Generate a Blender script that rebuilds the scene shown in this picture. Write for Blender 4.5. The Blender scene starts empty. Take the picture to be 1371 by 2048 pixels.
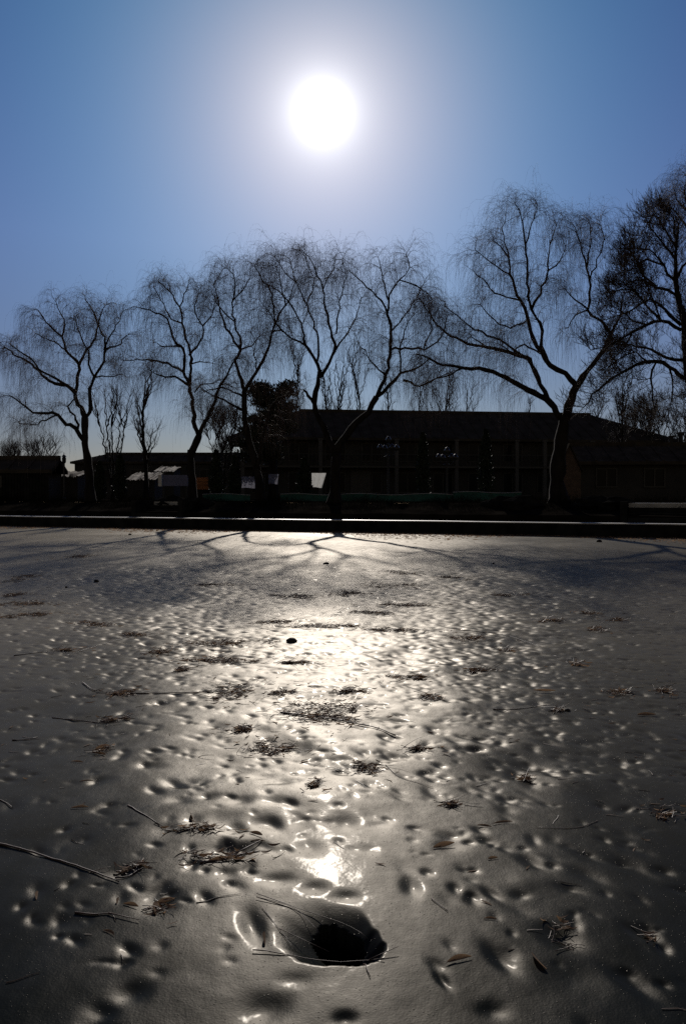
import bpy, math, random
import numpy as np
from mathutils import Vector, Matrix

rng = np.random.default_rng(7)
random.seed(7)
sc = bpy.context.scene
COL = sc.collection
R = math.radians

# ---------------------------------------------------------------- camera
W0, H0, F = 1371.0, 2048.0, 1562.0
CAMZ = 1.2
PITCH = math.atan(32.0 / F)
cam = bpy.data.cameras.new('camera')
camo = bpy.data.objects.new('camera', cam)
COL.objects.link(camo)
cam.sensor_fit = 'VERTICAL'
cam.sensor_height = 24.0
cam.lens = 24.0 * F / H0
cam.clip_start = 0.05
cam.clip_end = 5000
camo.location = (0, 0, CAMZ)
camo.rotation_euler = (R(90) - PITCH, 0, 0)
sc.camera = camo

FW = np.array([0, math.cos(PITCH), -math.sin(PITCH)])
UP = np.array([0, math.sin(PITCH), math.cos(PITCH)])
def ray(px, py):
    return FW + UP * ((H0 / 2 - py) / F) + np.array([(px - W0 / 2) / F, 0, 0])
def P(px, py, D):                      # world point at depth D (metres along +Y)
    d = ray(px, py)
    return np.array([0, 0, CAMZ]) + d * (D / d[1])
def G(px, py, z=0.0):                  # world point on the level z
    d = ray(px, py)
    t = (z - CAMZ) / d[2]
    return np.array([0, 0, CAMZ]) + d * t

# ---------------------------------------------------------------- sun and sky
sdir = ray(645, 225)
sdir = sdir / np.linalg.norm(sdir)
SEL = math.asin(sdir[2])
SAZ = math.atan2(sdir[0], sdir[1])
sun = bpy.data.lights.new('sun', 'SUN')
sun.energy = 2.6
sun.angle = R(0.8)
sun.color = (1.0, 0.93, 0.85)
suno = bpy.data.objects.new('sun', sun)
COL.objects.link(suno)
suno.rotation_euler = Vector(sdir.tolist()).to_track_quat('Z', 'Y').to_euler()
suno.location = (0, 0, 40)

w = bpy.data.worlds.new('World')
sc.world = w
w.use_nodes = True
nt = w.node_tree
nt.nodes.clear()
def wn(t, **k):
    n = nt.nodes.new(t)
    for a, b in k.items():
        setattr(n, a, b)
    return n
out = wn('ShaderNodeOutputWorld')
bg = wn('ShaderNodeBackground')
sky = wn('ShaderNodeTexSky', sky_type='NISHITA', sun_disc=False, sun_elevation=SEL,
         sun_rotation=SAZ, altitude=50, air_density=1.0, dust_density=0.3, ozone_density=3.0)
nt.links.new(bg.outputs[0], out.inputs[0])
bg.inputs[1].default_value = 0.05
tint = wn('ShaderNodeMix', data_type='RGBA', blend_type='MULTIPLY')
tint.inputs[0].default_value = 1.0
nt.links.new(sky.outputs[0], tint.inputs[6])
tc = wn('ShaderNodeTexCoord')
dot = wn('ShaderNodeVectorMath', operation='DOT_PRODUCT')
nrm = wn('ShaderNodeVectorMath', operation='NORMALIZE')
nt.links.new(tc.outputs['Generated'], nrm.inputs[0])
nt.links.new(nrm.outputs[0], dot.inputs[0])
dot.inputs[1].default_value = sdir.tolist()
clampn = wn('ShaderNodeMath', operation='MINIMUM'); clampn.inputs[1].default_value = 1.0
nt.links.new(dot.outputs['Value'], clampn.inputs[0])
ac = wn('ShaderNodeMath', operation='ARCCOSINE')
nt.links.new(clampn.outputs[0], ac.inputs[0])
sepv = wn('ShaderNodeSeparateXYZ'); nt.links.new(nrm.outputs[0], sepv.inputs[0])
blue = wn('ShaderNodeMapRange'); blue.inputs[3].default_value = 0.50; blue.inputs[4].default_value = 1.25
nt.links.new(sepv.outputs[2], blue.inputs[0])
cmb = wn('ShaderNodeCombineColor'); cmb.inputs[0].default_value = 0.507; cmb.inputs[1].default_value = 0.454
nt.links.new(blue.outputs[0], cmb.inputs[2])
# the sky away from the sun is hazier and greyer
hz = wn('ShaderNodeMapRange'); hz.inputs[1].default_value = 0.1; hz.inputs[2].default_value = 0.8
nt.links.new(dot.outputs['Value'], hz.inputs[0])
hzm = wn('ShaderNodeMix', data_type='RGBA'); hzm.inputs[6].default_value = (0.85, 0.52, 0.34, 1)
nt.links.new(hz.outputs[0], hzm.inputs[0]); nt.links.new(cmb.outputs[0], hzm.inputs[7]); nt.links.new(hzm.outputs[2], tint.inputs[7])
def expo(amp, deg, power=1.0):
    m = wn('ShaderNodeMath', operation='DIVIDE'); m.inputs[1].default_value = R(deg)
    nt.links.new(ac.outputs[0], m.inputs[0])
    p = wn('ShaderNodeMath', operation='POWER'); p.inputs[1].default_value = power
    nt.links.new(m.outputs[0], p.inputs[0])
    n = wn('ShaderNodeMath', operation='MULTIPLY'); n.inputs[1].default_value = -1
    nt.links.new(p.outputs[0], n.inputs[0])
    e = wn('ShaderNodeMath', operation='EXPONENT')
    nt.links.new(n.outputs[0], e.inputs[0])
    a = wn('ShaderNodeMath', operation='MULTIPLY'); a.inputs[1].default_value = amp
    nt.links.new(e.outputs[0], a.inputs[0])
    return a
# aureole of the sun in thin haze: real sky brightness by angle from the sun
AUREOLE = [(20.0, 9.0, 2.0, (.334, .127, 0)), (20.0, 18.0, 1.6, (0, .221, .2334)), (72.0, 0.80, 0.9, (1, .985, .95)), (4.0, 5.0, 2.0, (1, .96, .85))]
# haze makes the middle of the sky paler, the top stays deeper
el_ = wn('ShaderNodeValToRGB'); nt.links.new(sepv.outputs[2], el_.inputs[0])
el_.color_ramp.elements[0].position = 0.06; el_.color_ramp.elements[0].color = (.76, .76, .76, 1)
el_.color_ramp.elements[1].position = 0.60; el_.color_ramp.elements[1].color = (.66, .66, .68, 1)
e_ = el_.color_ramp.elements.new(0.30); e_.color = (1, 1, .98, 1)
em = wn('ShaderNodeVectorMath', operation='MULTIPLY'); nt.links.new(tint.outputs[2], em.inputs[0]); nt.links.new(el_.outputs[0], em.inputs[1])
es = wn('ShaderNodeVectorMath', operation='SCALE'); es.inputs['Scale'].default_value = 1.30; nt.links.new(em.outputs[0], es.inputs[0])
prev = es.outputs[0]
for amp, deg, pw, c in AUREOLE:
    a = expo(amp, deg, pw)
    sx = wn('ShaderNodeVectorMath', operation='SCALE')
    sx.inputs[0].default_value = c
    nt.links.new(a.outputs[0], sx.inputs['Scale'])
    ad = wn('ShaderNodeVectorMath', operation='ADD')
    nt.links.new(prev, ad.inputs[0]); nt.links.new(sx.outputs[0], ad.inputs[1])
    prev = ad.outputs[0]
nt.links.new(prev, bg.inputs[0])

sc.view_settings.view_transform = 'Standard'
sc.view_settings.look = 'None'
sc.view_settings.exposure = 0.0
sc.view_settings.gamma = 1.0
try:
    sc.view_settings.use_curve_mapping = False
except Exception:
    pass
sc.cycles.max_bounces = 6
sc.cycles.diffuse_bounces = 2
sc.cycles.glossy_bounces = 3
sc.cycles.sample_clamp_indirect = 4.0
sc.cycles.use_denoising = False

# ---------------------------------------------------------------- helpers
def tag(o, label=None, cat=None, group=None, kind=None):
    if label: o['label'] = label
    if cat: o['category'] = cat
    if group: o['group'] = group
    if kind: o['kind'] = kind
    return o
def empty(name, loc, label=None, cat=None, group=None, rz=0.0):
    o = bpy.data.objects.new(name, None)
    COL.objects.link(o)
    o.location = [float(v) for v in loc]
    o.rotation_euler = (0, 0, rz)
    o.empty_display_size = 0.2
    return tag(o, label, cat, group)
class MB:
    def __init__(s):
        s.v = []; s.f = []; s.n = 0
    def add(s, v, f):
        v = np.asarray(v, float).reshape(-1, 3)
        s.v.append(v)
        for q in f:
            s.f.append([i + s.n for i in q])
        s.n += len(v)
        return s
    def box(s, c, d, rz=0.0, bevel=0.0, rx=0.0):
        hx, hy, hz = d[0] / 2, d[1] / 2, d[2] / 2
        v = np.array([[x, y, z] for z in (-hz, hz) for y in (-hy, hy) for x in (-hx, hx)])
        if rx:
            cs, sn = math.cos(rx), math.sin(rx)
            v = np.c_[v[:, 0], v[:, 1] * cs - v[:, 2] * sn, v[:, 1] * sn + v[:, 2] * cs]
        if rz:
            cs, sn = math.cos(rz), math.sin(rz)
            v = np.c_[v[:, 0] * cs - v[:, 1] * sn, v[:, 0] * sn + v[:, 1] * cs, v[:, 2]]
        return s.add(v + np.array(c), [(0, 2, 3, 1), (4, 5, 7, 6), (0, 1, 5, 4), (2, 6, 7, 3), (0, 4, 6, 2), (1, 3, 7, 5)])
    def tube(s, pts, rad, n=8, cap=True):
        v, f = tubes([np.asarray(pts, float)], [np.asarray(rad, float)], n, cap)
        return s.add(v, f)
    def lathe(s, c, prof, n=12):
        v = []; f = []
        for r, z in prof:
            for k in range(n):
                a = 2 * math.pi * k / n
                v.append((c[0] + r * math.cos(a), c[1] + r * math.sin(a), c[2] + z))
        for i in range(len(prof) - 1):
            for k in range(n):
                a = i * n + k; b = i * n + (k + 1) % n
                f.append((a, b, b + n, a + n))
        f.append(tuple(range(n))[::-1]); f.append(tuple((len(prof) - 1) * n + k for k in range(n)))
        return s.add(v, f)
    def build(s, name, mat, parent=None, smooth=False):
        me = bpy.data.meshes.new(name)
        me.from_pydata(np.vstack(s.v).tolist(), [], s.f)
        if smooth:
            me.polygons.foreach_set('use_smooth', [True] * len(me.polygons))
        me.materials.append(mat)
        me.update()
        o = bpy.data.objects.new(name, me)
        COL.objects.link(o)
        if parent is not None:
            o.parent = parent
        return o
def tubes(lines, rads, n=3, cap=False):
    V = []; Fc = []; base = 0
    for L, r in zip(lines, rads):
        m = len(L)
        t = np.gradient(L, axis=0)
        t /= (np.linalg.norm(t, axis=1, keepdims=True) + 1e-9)
        ref = np.array([0.31, 0.92, 0.23])
        if abs(t.mean(0) @ ref) > 0.85 * (np.linalg.norm(t.mean(0)) + 1e-9): ref = np.array([0.9, -0.1, 0.42])
        a = np.cross(t, ref); a /= (np.linalg.norm(a, axis=1, keepdims=True) + 1e-9)
        b = np.cross(t, a)
        ang = np.arange(n) * 2 * math.pi / n
        ring = L[:, None, :] + r[:, None, None] * (a[:, None, :] * np.cos(ang)[None, :, None] + b[:, None, :] * np.sin(ang)[None, :, None])
        V.append(ring.reshape(-1, 3))
        for i in range(m - 1):
            for k in range(n):
                p = base + i * n + k; q = base + i * n + (k + 1) % n
                Fc.append((p, q, q + n, p + n))
        if cap:
            Fc.append(tuple(base + k for k in range(n))[::-1]); Fc.append(tuple(base + (m - 1) * n + k for k in range(n)))
        base += m * n
    return np.vstack(V), Fc
class Bulk:
    """many equal polylines as three-sided twigs, vectorised"""
    def __init__(s):
        s.v = []; s.q = []; s.n = 0
    def add(s, L, r, n=3):                       # L (N,m,3)  r (N,m)
        N, m, _ = L.shape
        if N == 0: return
        t = np.gradient(L, axis=1)
        t /= (np.linalg.norm(t, axis=2, keepdims=True) + 1e-9)
        ref = rng.normal(size=(N, 1, 3)); ref /= np.linalg.norm(ref, axis=2, keepdims=True)
        a = np.cross(t, ref); a /= (np.linalg.norm(a, axis=2, keepdims=True) + 1e-6)
        b = np.cross(t, a)
        ang = np.arange(n) * 2 * math.pi / n
        ring = L[:, :, None, :] + r[:, :, None, None] * (a[:, :, None, :] * np.cos(ang)[None, None, :, None] + b[:, :, None, :] * np.sin(ang)[None, None, :, None])
        s.v.append(ring.reshape(-1, 3))
        i, j, k = np.meshgrid(np.arange(N), np.arange(m - 1), np.arange(n), indexing='ij')
        p = (i * m + j) * n + k; q = (i * m + j) * n + (k + 1) % n
        s.q.append((np.stack([p, q, q + n, p + n], -1).reshape(-1, 4)) + s.n)
        s.n += N * m * n
    def quads(s, C):                              # C (N,4,3) free quads
        N = len(C)
        s.v.append(C.reshape(-1, 3)); s.q.append(np.arange(N * 4).reshape(-1, 4) + s.n); s.n += N * 4
    def build(s, name, mat, parent=None):
        return mesh_np(name, np.vstack(s.v), np.vstack(s.q), mat, parent)
def mesh_np(name, v, q, mat, parent=None, smooth=False):
    me = bpy.data.meshes.new(name)
    me.vertices.add(len(v)); me.vertices.foreach_set('co', v.astype(np.float32).ravel())
    k = q.shape[1]
    me.loops.add(q.size); me.loops.foreach_set('vertex_index', q.astype(np.int32).ravel())
    me.polygons.add(len(q))
    me.polygons.foreach_set('loop_start', np.arange(0, q.size, k, dtype=np.int32))
    me.polygons.foreach_set('loop_total', np.full(len(q), k, dtype=np.int32))
    if smooth: me.polygons.foreach_set('use_smooth', np.ones(len(q), dtype=bool))
    me.update(calc_edges=True)
    me.materials.append(mat)
    o = bpy.data.objects.new(name, me); COL.objects.link(o)
    if parent is not None: o.parent = parent
    return o

# ---------------------------------------------------------------- materials
def mat(name, col, rough=0.8, var=0.35, scale=6.0, bump=0.0, bscale=40.0, spec=0.4, col2=None, metallic=0.0, stretch=(1, 1, 1)):
    m = bpy.data.materials.new(name); m.use_nodes = True
    n = m.node_tree.nodes; l = m.node_tree.links
    b = n['Principled BSDF']
    b.inputs['Roughness'].default_value = rough
    b.inputs['Specular IOR Level'].default_value = spec
    b.inputs['Metallic'].default_value = metallic
    t = n.new('ShaderNodeTexCoord'); mp = n.new('ShaderNodeMapping'); mp.inputs['Scale'].default_value = stretch
    l.new(t.outputs['Object'], mp.inputs[0])
    no = n.new('ShaderNodeTexNoise'); no.inputs['Scale'].default_value = scale; no.inputs['Detail'].default_value = 6
    l.new(mp.outputs[0], no.inputs['Vector'])
    cr = n.new('ShaderNodeValToRGB')
    c = np.array(col); c2 = np.array(col2) if col2 else c * (1 + var)
    cr.color_ramp.elements[0].position = 0.35; cr.color_ramp.elements[1].position = 0.68
    cr.color_ramp.elements[0].color = (*(c * (1 - var)).tolist(), 1)
    cr.color_ramp.elements[1].color = (*c2.tolist(), 1)
    l.new(no.outputs[0], cr.inputs[0]); l.new(cr.outputs[0], b.inputs['Base Color'])
    if bump:
        n2 = n.new('ShaderNodeTexNoise'); n2.inputs['Scale'].default_value = bscale; n2.inputs['Detail'].default_value = 4
        l.new(mp.outputs[0], n2.inputs['Vector'])
        bp = n.new('ShaderNodeBump'); bp.inputs['Strength'].default_value = 0.8; bp.inputs['Distance'].default_value = bump
        l.new(n2.outputs[0], bp.inputs['Height']); l.new(bp.outputs[0], b.inputs['Normal'])
    return m
M = dict(
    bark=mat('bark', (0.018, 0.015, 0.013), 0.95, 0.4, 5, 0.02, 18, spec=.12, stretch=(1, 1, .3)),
    twig=mat('willow_twig', (0.10, 0.070, 0.055), 0.7, 0.3, 3),
    twig2=mat('brown_twig', (0.05, 0.035, 0.03), 0.8, 0.3, 3),
    fartwig=mat('far_twig', (0.055, 0.05, 0.048), 0.8, 0.3, 3),
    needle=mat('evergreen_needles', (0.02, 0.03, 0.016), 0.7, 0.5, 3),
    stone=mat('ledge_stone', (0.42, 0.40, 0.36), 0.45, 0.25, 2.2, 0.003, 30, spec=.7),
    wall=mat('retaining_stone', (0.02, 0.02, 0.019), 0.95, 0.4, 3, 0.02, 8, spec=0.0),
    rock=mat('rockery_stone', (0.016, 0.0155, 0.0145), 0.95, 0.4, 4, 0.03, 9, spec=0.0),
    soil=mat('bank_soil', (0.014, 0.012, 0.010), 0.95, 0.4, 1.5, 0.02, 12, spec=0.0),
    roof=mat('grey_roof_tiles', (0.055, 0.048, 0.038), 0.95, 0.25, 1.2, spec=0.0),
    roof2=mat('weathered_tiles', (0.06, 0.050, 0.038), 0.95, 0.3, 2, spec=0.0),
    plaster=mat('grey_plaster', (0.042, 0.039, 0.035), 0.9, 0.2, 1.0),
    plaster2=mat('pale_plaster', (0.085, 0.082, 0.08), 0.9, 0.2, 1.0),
    brick=mat('brown_brick', (0.11, 0.075, 0.055), 0.9, 0.25, 6),
    orange=mat('orange_brick', (0.5, 0.2, 0.08), 0.8, 0.2, 6),
    glass=mat('dark_window_glass', (0.006, 0.007, 0.008), 0.3, 0.1, 1, spec=0.12),
    frame=mat('window_frame_paint', (0.05, 0.047, 0.04), 0.6, 0.1, 2),
    iron=mat('black_iron', (0.015, 0.015, 0.016), 0.5, 0.2, 5),
    globe=mat('milky_lamp_globe', (0.04, 0.04, 0.04), 0.10, 0.05, 2, spec=0.4),
    green=mat('turquoise_fence_net', (0.010, 0.085, 0.07), 0.6, 0.3, 4),
    rail=mat('pale_rail', (0.35, 0.36, 0.34), 0.4, 0.1, 4),
    cloth=mat('white_cloth', (0.72, 0.71, 0.68), 0.9, 0.06, 3),
    cloth2=mat('faded_blue_cloth', (0.28, 0.29, 0.34), 0.9, 0.1, 3),
    blue=mat('blue_grey_board', (0.16, 0.17, 0.28), 0.7, 0.12, 1.5),
    metal=mat('weathered_sheet_metal', (0.22, 0.19, 0.15), 0.85, 0.6, 2.5, spec=.15),
    leaf=mat('dry_willow_leaf', (0.15, 0.085, 0.042), 0.45, 0.4, 30, spec=0.5),
    stick=mat('wet_stick', (0.085, 0.05, 0.032), 0.5, 0.4, 30, spec=0.6),
    stonedark=mat('dark_pebble', (0.03, 0.026, 0.022), 0.8, 0.3, 20, 0.004, 60),
)
# sheets and leaves let the low sun shine through them
def translucent(name, col, mixv=0.5):
    m = bpy.data.materials.new(name); m.use_nodes = True
    n = m.node_tree.nodes; l = m.node_tree.links
    b = n['Principled BSDF']; b.inputs['Base Color'].default_value = (*col, 1); b.inputs['Roughness'].default_value = 0.8
    t = n.new('ShaderNodeBsdfTranslucent'); t.inputs[0].default_value = (*col, 1)
    mx = n.new('ShaderNodeMixShader'); mx.inputs[0].default_value = mixv
    no = n.new('ShaderNodeTexNoise'); no.inputs['Scale'].default_value = 5
    mr = n.new('ShaderNodeMapRange'); mr.inputs[3].default_value = mixv * .6; mr.inputs[4].default_value = mixv * 1.3
    l.new(no.outputs[0], mr.inputs[0]); l.new(mr.outputs[0], mx.inputs[0])
    o = n['Material Output']
    l.new(b.outputs[0], mx.inputs[1]); l.new(t.outputs[0], mx.inputs[2]); l.new(mx.outputs[0], o.inputs[0])
    return m
M['sheet'] = translucent('backlit_white_sheet', (0.6, 0.6, 0.57), 0.5)
M['sheet2'] = translucent('backlit_grey_sheet', (0.2, 0.2, 0.24), 0.4)
M['leaf'] = translucent('dry_leaf', (0.27, 0.175, 0.105), 0.6)

# ---------------------------------------------------------------- ice
ICE = bpy.data.materials.new('pitted_ice'); ICE.use_nodes = True
ICE_K1, ICE_K2 = 0.28, 0.024
def build_ice_mat():
    n = ICE.node_tree.nodes; l = ICE.node_tree.links
    b = n['Principled BSDF']
    g = n.new('ShaderNodeNewGeometry')
    def noise(scale, det=4, stretch=None, rough=0.5):
        t = n.new('ShaderNodeTexNoise'); t.inputs['Scale'].default_value = scale; t.inputs['Detail'].default_value = det
        t.inputs['Roughness'].default_value = rough
        if stretch:
            mp = n.new('ShaderNodeMapping'); mp.inputs['Scale'].default_value = stretch
            l.new(g.outputs['Position'], mp.inputs[0]); l.new(mp.outputs[0], t.inputs['Vector'])
        else: l.new(g.outputs['Position'], t.inputs['Vector'])
        return t
    def mr(src, a, b_, c, d):
        m = n.new('ShaderNodeMapRange'); m.inputs[1].default_value = a; m.inputs[2].default_value = b_
        m.inputs[3].default_value = c; m.inputs[4].default_value = d
        l.new(src, m.inputs[0]); return m.outputs[0]
    big = noise(0.35, 5)
    mid = noise(2.2, 6, (1, .6, 1))
    ramp = n.new('ShaderNodeValToRGB')
    ramp.color_ramp.elements[0].position = 0.3; ramp.color_ramp.elements[0].color = (0.005, 0.006, 0.004, 1)
    ramp.color_ramp.elements[1].position = 0.7; ramp.color_ramp.elements[1].color = (0.016, 0.017, 0.014, 1)
    l.new(mid.outputs[0], ramp.inputs[0])
    # trapped air specks
    vo = n.new('ShaderNodeTexVoronoi'); vo.inputs['Scale'].default_value = 90
    l.new(g.outputs['Position'], vo.inputs['Vector'])
    sp = mr(vo.outputs['Distance'], 0.08, 0.19, 1.0, 0.0)
    wn_ = n.new('ShaderNodeSeparateColor'); l.new(vo.outputs['Color'], wn_.inputs[0])
    pick = mr(wn_.outputs[0], 0.66, 0.68, 0, 1)
    mul = n.new('ShaderNodeMath'); mul.operation = 'MULTIPLY'; l.new(sp, mul.inputs[0]); l.new(pick, mul.inputs[1])
    mx = n.new('ShaderNodeMix'); mx.data_type = 'RGBA'
    l.new(mul.outputs[0], mx.inputs[0]); l.new(ramp.outputs[0], mx.inputs[6]); mx.inputs[7].default_value = (0.004, 0.004, 0.003, 1)
    # frost towards the far bank, made paler: sky sheen put into its colour
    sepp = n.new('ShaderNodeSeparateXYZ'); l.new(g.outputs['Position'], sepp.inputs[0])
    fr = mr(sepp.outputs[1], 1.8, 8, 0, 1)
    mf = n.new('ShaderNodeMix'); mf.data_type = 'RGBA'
    fx = mr(sepp.outputs[0], -3, 5, 1, .5); fm_ = n.new('ShaderNodeMath'); fm_.operation = 'MULTIPLY'; l.new(fr, fm_.inputs[0]); l.new(fx, fm_.inputs[1])  # painted sheen thins towards the right, leaving that side darker
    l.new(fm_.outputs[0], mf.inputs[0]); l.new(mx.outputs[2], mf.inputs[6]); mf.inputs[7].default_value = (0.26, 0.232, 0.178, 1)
    # bump: long low swells, frosted grain, small bubbles
    s1 = noise(1.3, 3, (1, 1, 1)); s2 = noise(14, 3, (1, .8, 1)); s3 = noise(170, 2)
    b1 = n.new('ShaderNodeBump'); b1.inputs['Distance'].default_value = 0.014; b1.inputs['Strength'].default_value = 1
    l.new(s1.outputs[0], b1.inputs['Height'])
    b2 = n.new('ShaderNodeBump'); b2.inputs['Distance'].default_value = 0.0016; b2.inputs['Strength'].default_value = 1
    l.new(s2.outputs[0], b2.inputs['Height']); l.new(b1.outputs[0], b2.inputs['Normal'])
    b3 = n.new('ShaderNodeBump'); b3.inputs['Distance'].default_value = 0.0003; b3.inputs['Strength'].default_value = 1
    l.new(s3.outputs[0], b3.inputs['Height']); l.new(b2.outputs[0], b3.inputs['Normal'])
    b4 = n.new('ShaderNodeBump'); b4.inputs['Distance'].default_value = 0.0015; b4.inputs['Strength'].default_value = 1
    l.new(mul.outputs[0], b4.inputs['Height']); l.new(b3.outputs[0], b4.inputs['Normal'])
    nm = b4.outputs[0]
    cl_ = noise(5.5, 8, (1, .75, 1), .68)
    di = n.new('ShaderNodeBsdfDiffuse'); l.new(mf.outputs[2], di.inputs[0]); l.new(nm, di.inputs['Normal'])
    def layer(prev, rough0, rough1, noi, k, tintc, capv, nm, far):
        gl = n.new('ShaderNodeBsdfGlossy'); gl.distribution = 'BECKMANN'; gl.inputs[0].default_value = tintc
        ra = n.new('ShaderNodeMath'); ra.operation = 'ADD'; l.new(mr(noi.outputs[0], .3, .7, rough0, rough1), ra.inputs[0])
        l.new(mr(sepp.outputs[1], 3.5, 14, 0, far), ra.inputs[1]); l.new(ra.outputs[0], gl.inputs['Roughness']); l.new(nm, gl.inputs['Normal'])
        fr_ = n.new('ShaderNodeFresnel'); fr_.inputs[0].default_value = 1.31; l.new(nm, fr_.inputs['Normal'])
        cp = n.new('ShaderNodeMath'); cp.operation = 'MINIMUM'; cp.inputs[1].default_value = capv; l.new(fr_.outputs[0], cp.inputs[0])
        m_ = n.new('ShaderNodeMath'); m_.operation = 'MULTIPLY'; l.new(mr(cl_.outputs[0], .34, .66, k * .72, k * 1.28), m_.inputs[1]); l.new(cp.outputs[0], m_.inputs[0])
        ms = n.new('ShaderNodeMixShader'); l.new(m_.outputs[0], ms.inputs[0]); l.new(prev, ms.inputs[1]); l.new(gl.outputs[0], ms.inputs[2])
        return ms.outputs[0]
    o_ = layer(di.outputs[0], .36, .46, big, ICE_K1, (1, .95, .87, 1), .25, b4.outputs[0], .13)
    o_ = layer(o_, .13, .18, mid, ICE_K2, (1, .97, .92, 1), .16, b2.outputs[0], -.02)
    n.remove(b)
    l.new(o_, n['Material Output'].inputs[0])
build_ice_mat()

def shore(X):
    X = np.asarray(X, float)
    return 26.0 - 0.39 * X + 0.12 * np.sin(X * 0.7) + 0.06 * np.sin(X * 2.3 + 1)

RR, S0 = 0.0021, 0.56
YN, YF = 1.25, 13.5
yn = YN * np.exp(np.arange(0, int(math.log(YF / YN) / RR) + 1) * RR)
yf = yn[-1] * np.exp(np.arange(1, 160) * 0.0075)
yb = np.concatenate([np.linspace(-45, 0, 12), np.linspace(0.2, YN - 0.03, 12)])
ys = np.concatenate([yb, yn, yf]); NB = len(yb)
DS = 0.0024
sd = np.arange(-S0, S0 + DS / 2, DS)
ts = np.linspace(0, 1, 16)[1:] ** 2
wy = np.maximum(ys, YN)
xin = sd[None, :] * wy[:, None]
edge = S0 * wy[:, None]
xr = edge + (70 - edge) * ts[None, :]
X = np.concatenate([-xr[:, ::-1], xin, xr], axis=1)
Yg = np.repeat(ys[:, None], X.shape[1], 1)
Z = np.zeros_like(X)
NT = len(ts)

def stamp(cx, cy, sx, sy, ang, depth, rim=0.0, skew=0.0, power=1.0):
    """press one melted dimple into the ice"""
    rmax = 3.2 * max(sx, sy)
    i0 = np.searchsorted(ys, cy - rmax); i1 = np.searchsorted(ys, cy + rmax)
    if i1 <= i0: return
    sl = (cx - rmax) / max(cy, YN); sr = (cx + rmax) / max(cy, YN)
    ylo = max(cy - rmax, 0.5); sl = min(sl, (cx - rmax) / ylo); sr = max(sr, (cx + rmax) / ylo)
    j0 = int(max(0, (sl + S0) / DS)) + NT; j1 = int(min(len(sd), (sr + S0) / DS + 1)) + NT
    if j1 <= j0: return
    dx = X[i0:i1, j0:j1] - cx; dy = Yg[i0:i1, j0:j1] - cy
    c, s = math.cos(ang), math.sin(ang)
    u = (dx * c + dy * s) / sx; v = (-dx * s + dy * c) / sy
    u = u + skew * np.abs(u) * (u < 0)
    r2 = u * u + v * v
    Z[i0:i1, j0:j1] += -depth * np.exp(-r2 ** power) + rim * np.exp(-(np.sqrt(r2) - 1.55) ** 2 / 0.16)

# many small melted pits, denser to the right and in the middle distance
pits = []
NP = 20000
for _ in range(NP):
    y = 1.5 + 12.5 * rng.random() ** 0.72
    x = (rng.random() * 2 - 1) * 0.54 * y
    dens = 0.55 + 0.45 * math.sin(x * 1.3 + 0.7 * y) * math.sin(0.8 * y + 1.1 - x * .4)
    if x / y < -0.22 : dens *= 0.6
    if 4.2 < y < 11 and x / y > -.05: dens *= 1.25
    if y < 3.2: dens *= .7
    if 3.2 <= y < 5: dens *= .6
    if y < 2.2 and abs(x) < .35: continue
    if y > 11: dens *= (14 - y) / 3
    if y < 3.2: dens *= 0.16
    if rng.random() > dens * 1.1: continue
    pits.append((x, y))
for x, y in pits:
    hx = G(665, 1860)
    if abs(x - hx[0]) < 0.26 and abs(y - hx[1]) < 0.30: continue
    s = (0.010 + 0.018 * rng.random() ** 2.2 + 0.0011 * y) * (1.5 if y < 3 and rng.random() < .4 else 1) * (.8 if y > 4 else 1)
    el = 1.1 + 1.6 * rng.random()
    ang = R(118) + rng.normal() * 0.35
    stamp(x, y, s * el, s, ang, s * (0.10 + 0.26 * rng.random() ** 1.4), 0.0, skew=-0.45 * rng.random())
    if rng.random() < .3:
        stamp(x + s * 2.2, y - s * .8, s * .8, s * .6, ang, s * .22)
# fine crisp pits over the whole sheet
for _ in range(9000):
    y = 1.9 + 11.5 * rng.random() ** .9; x = (rng.random() * 2 - 1) * .54 * y
    if abs(x - hx[0]) < 0.26 and abs(y - hx[1]) < 0.30 or (y < 3 and rng.random() < .8) or (3 <= y < 5.5 and rng.random() < .62): continue
    s = (.006 + .008 * rng.random()) * (1 + .16 * y)
    stamp(x, y, s * (1.2 + rng.random()), s, R(118) + rng.normal() * .4, s * (.12 + .34 * rng.random() ** 1.5))
# broad shallow hollows
for _ in range(420):
    y = 1.5 + 14 * rng.random(); x = (rng.random() * 2 - 1) * 0.54 * y
    s = 0.08 + 0.12 * rng.random()
    if y < 2.6: continue
    stamp(x, y, s * 1.5, s, rng.random() * 3, s * 0.045 * rng.normal())
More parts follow.
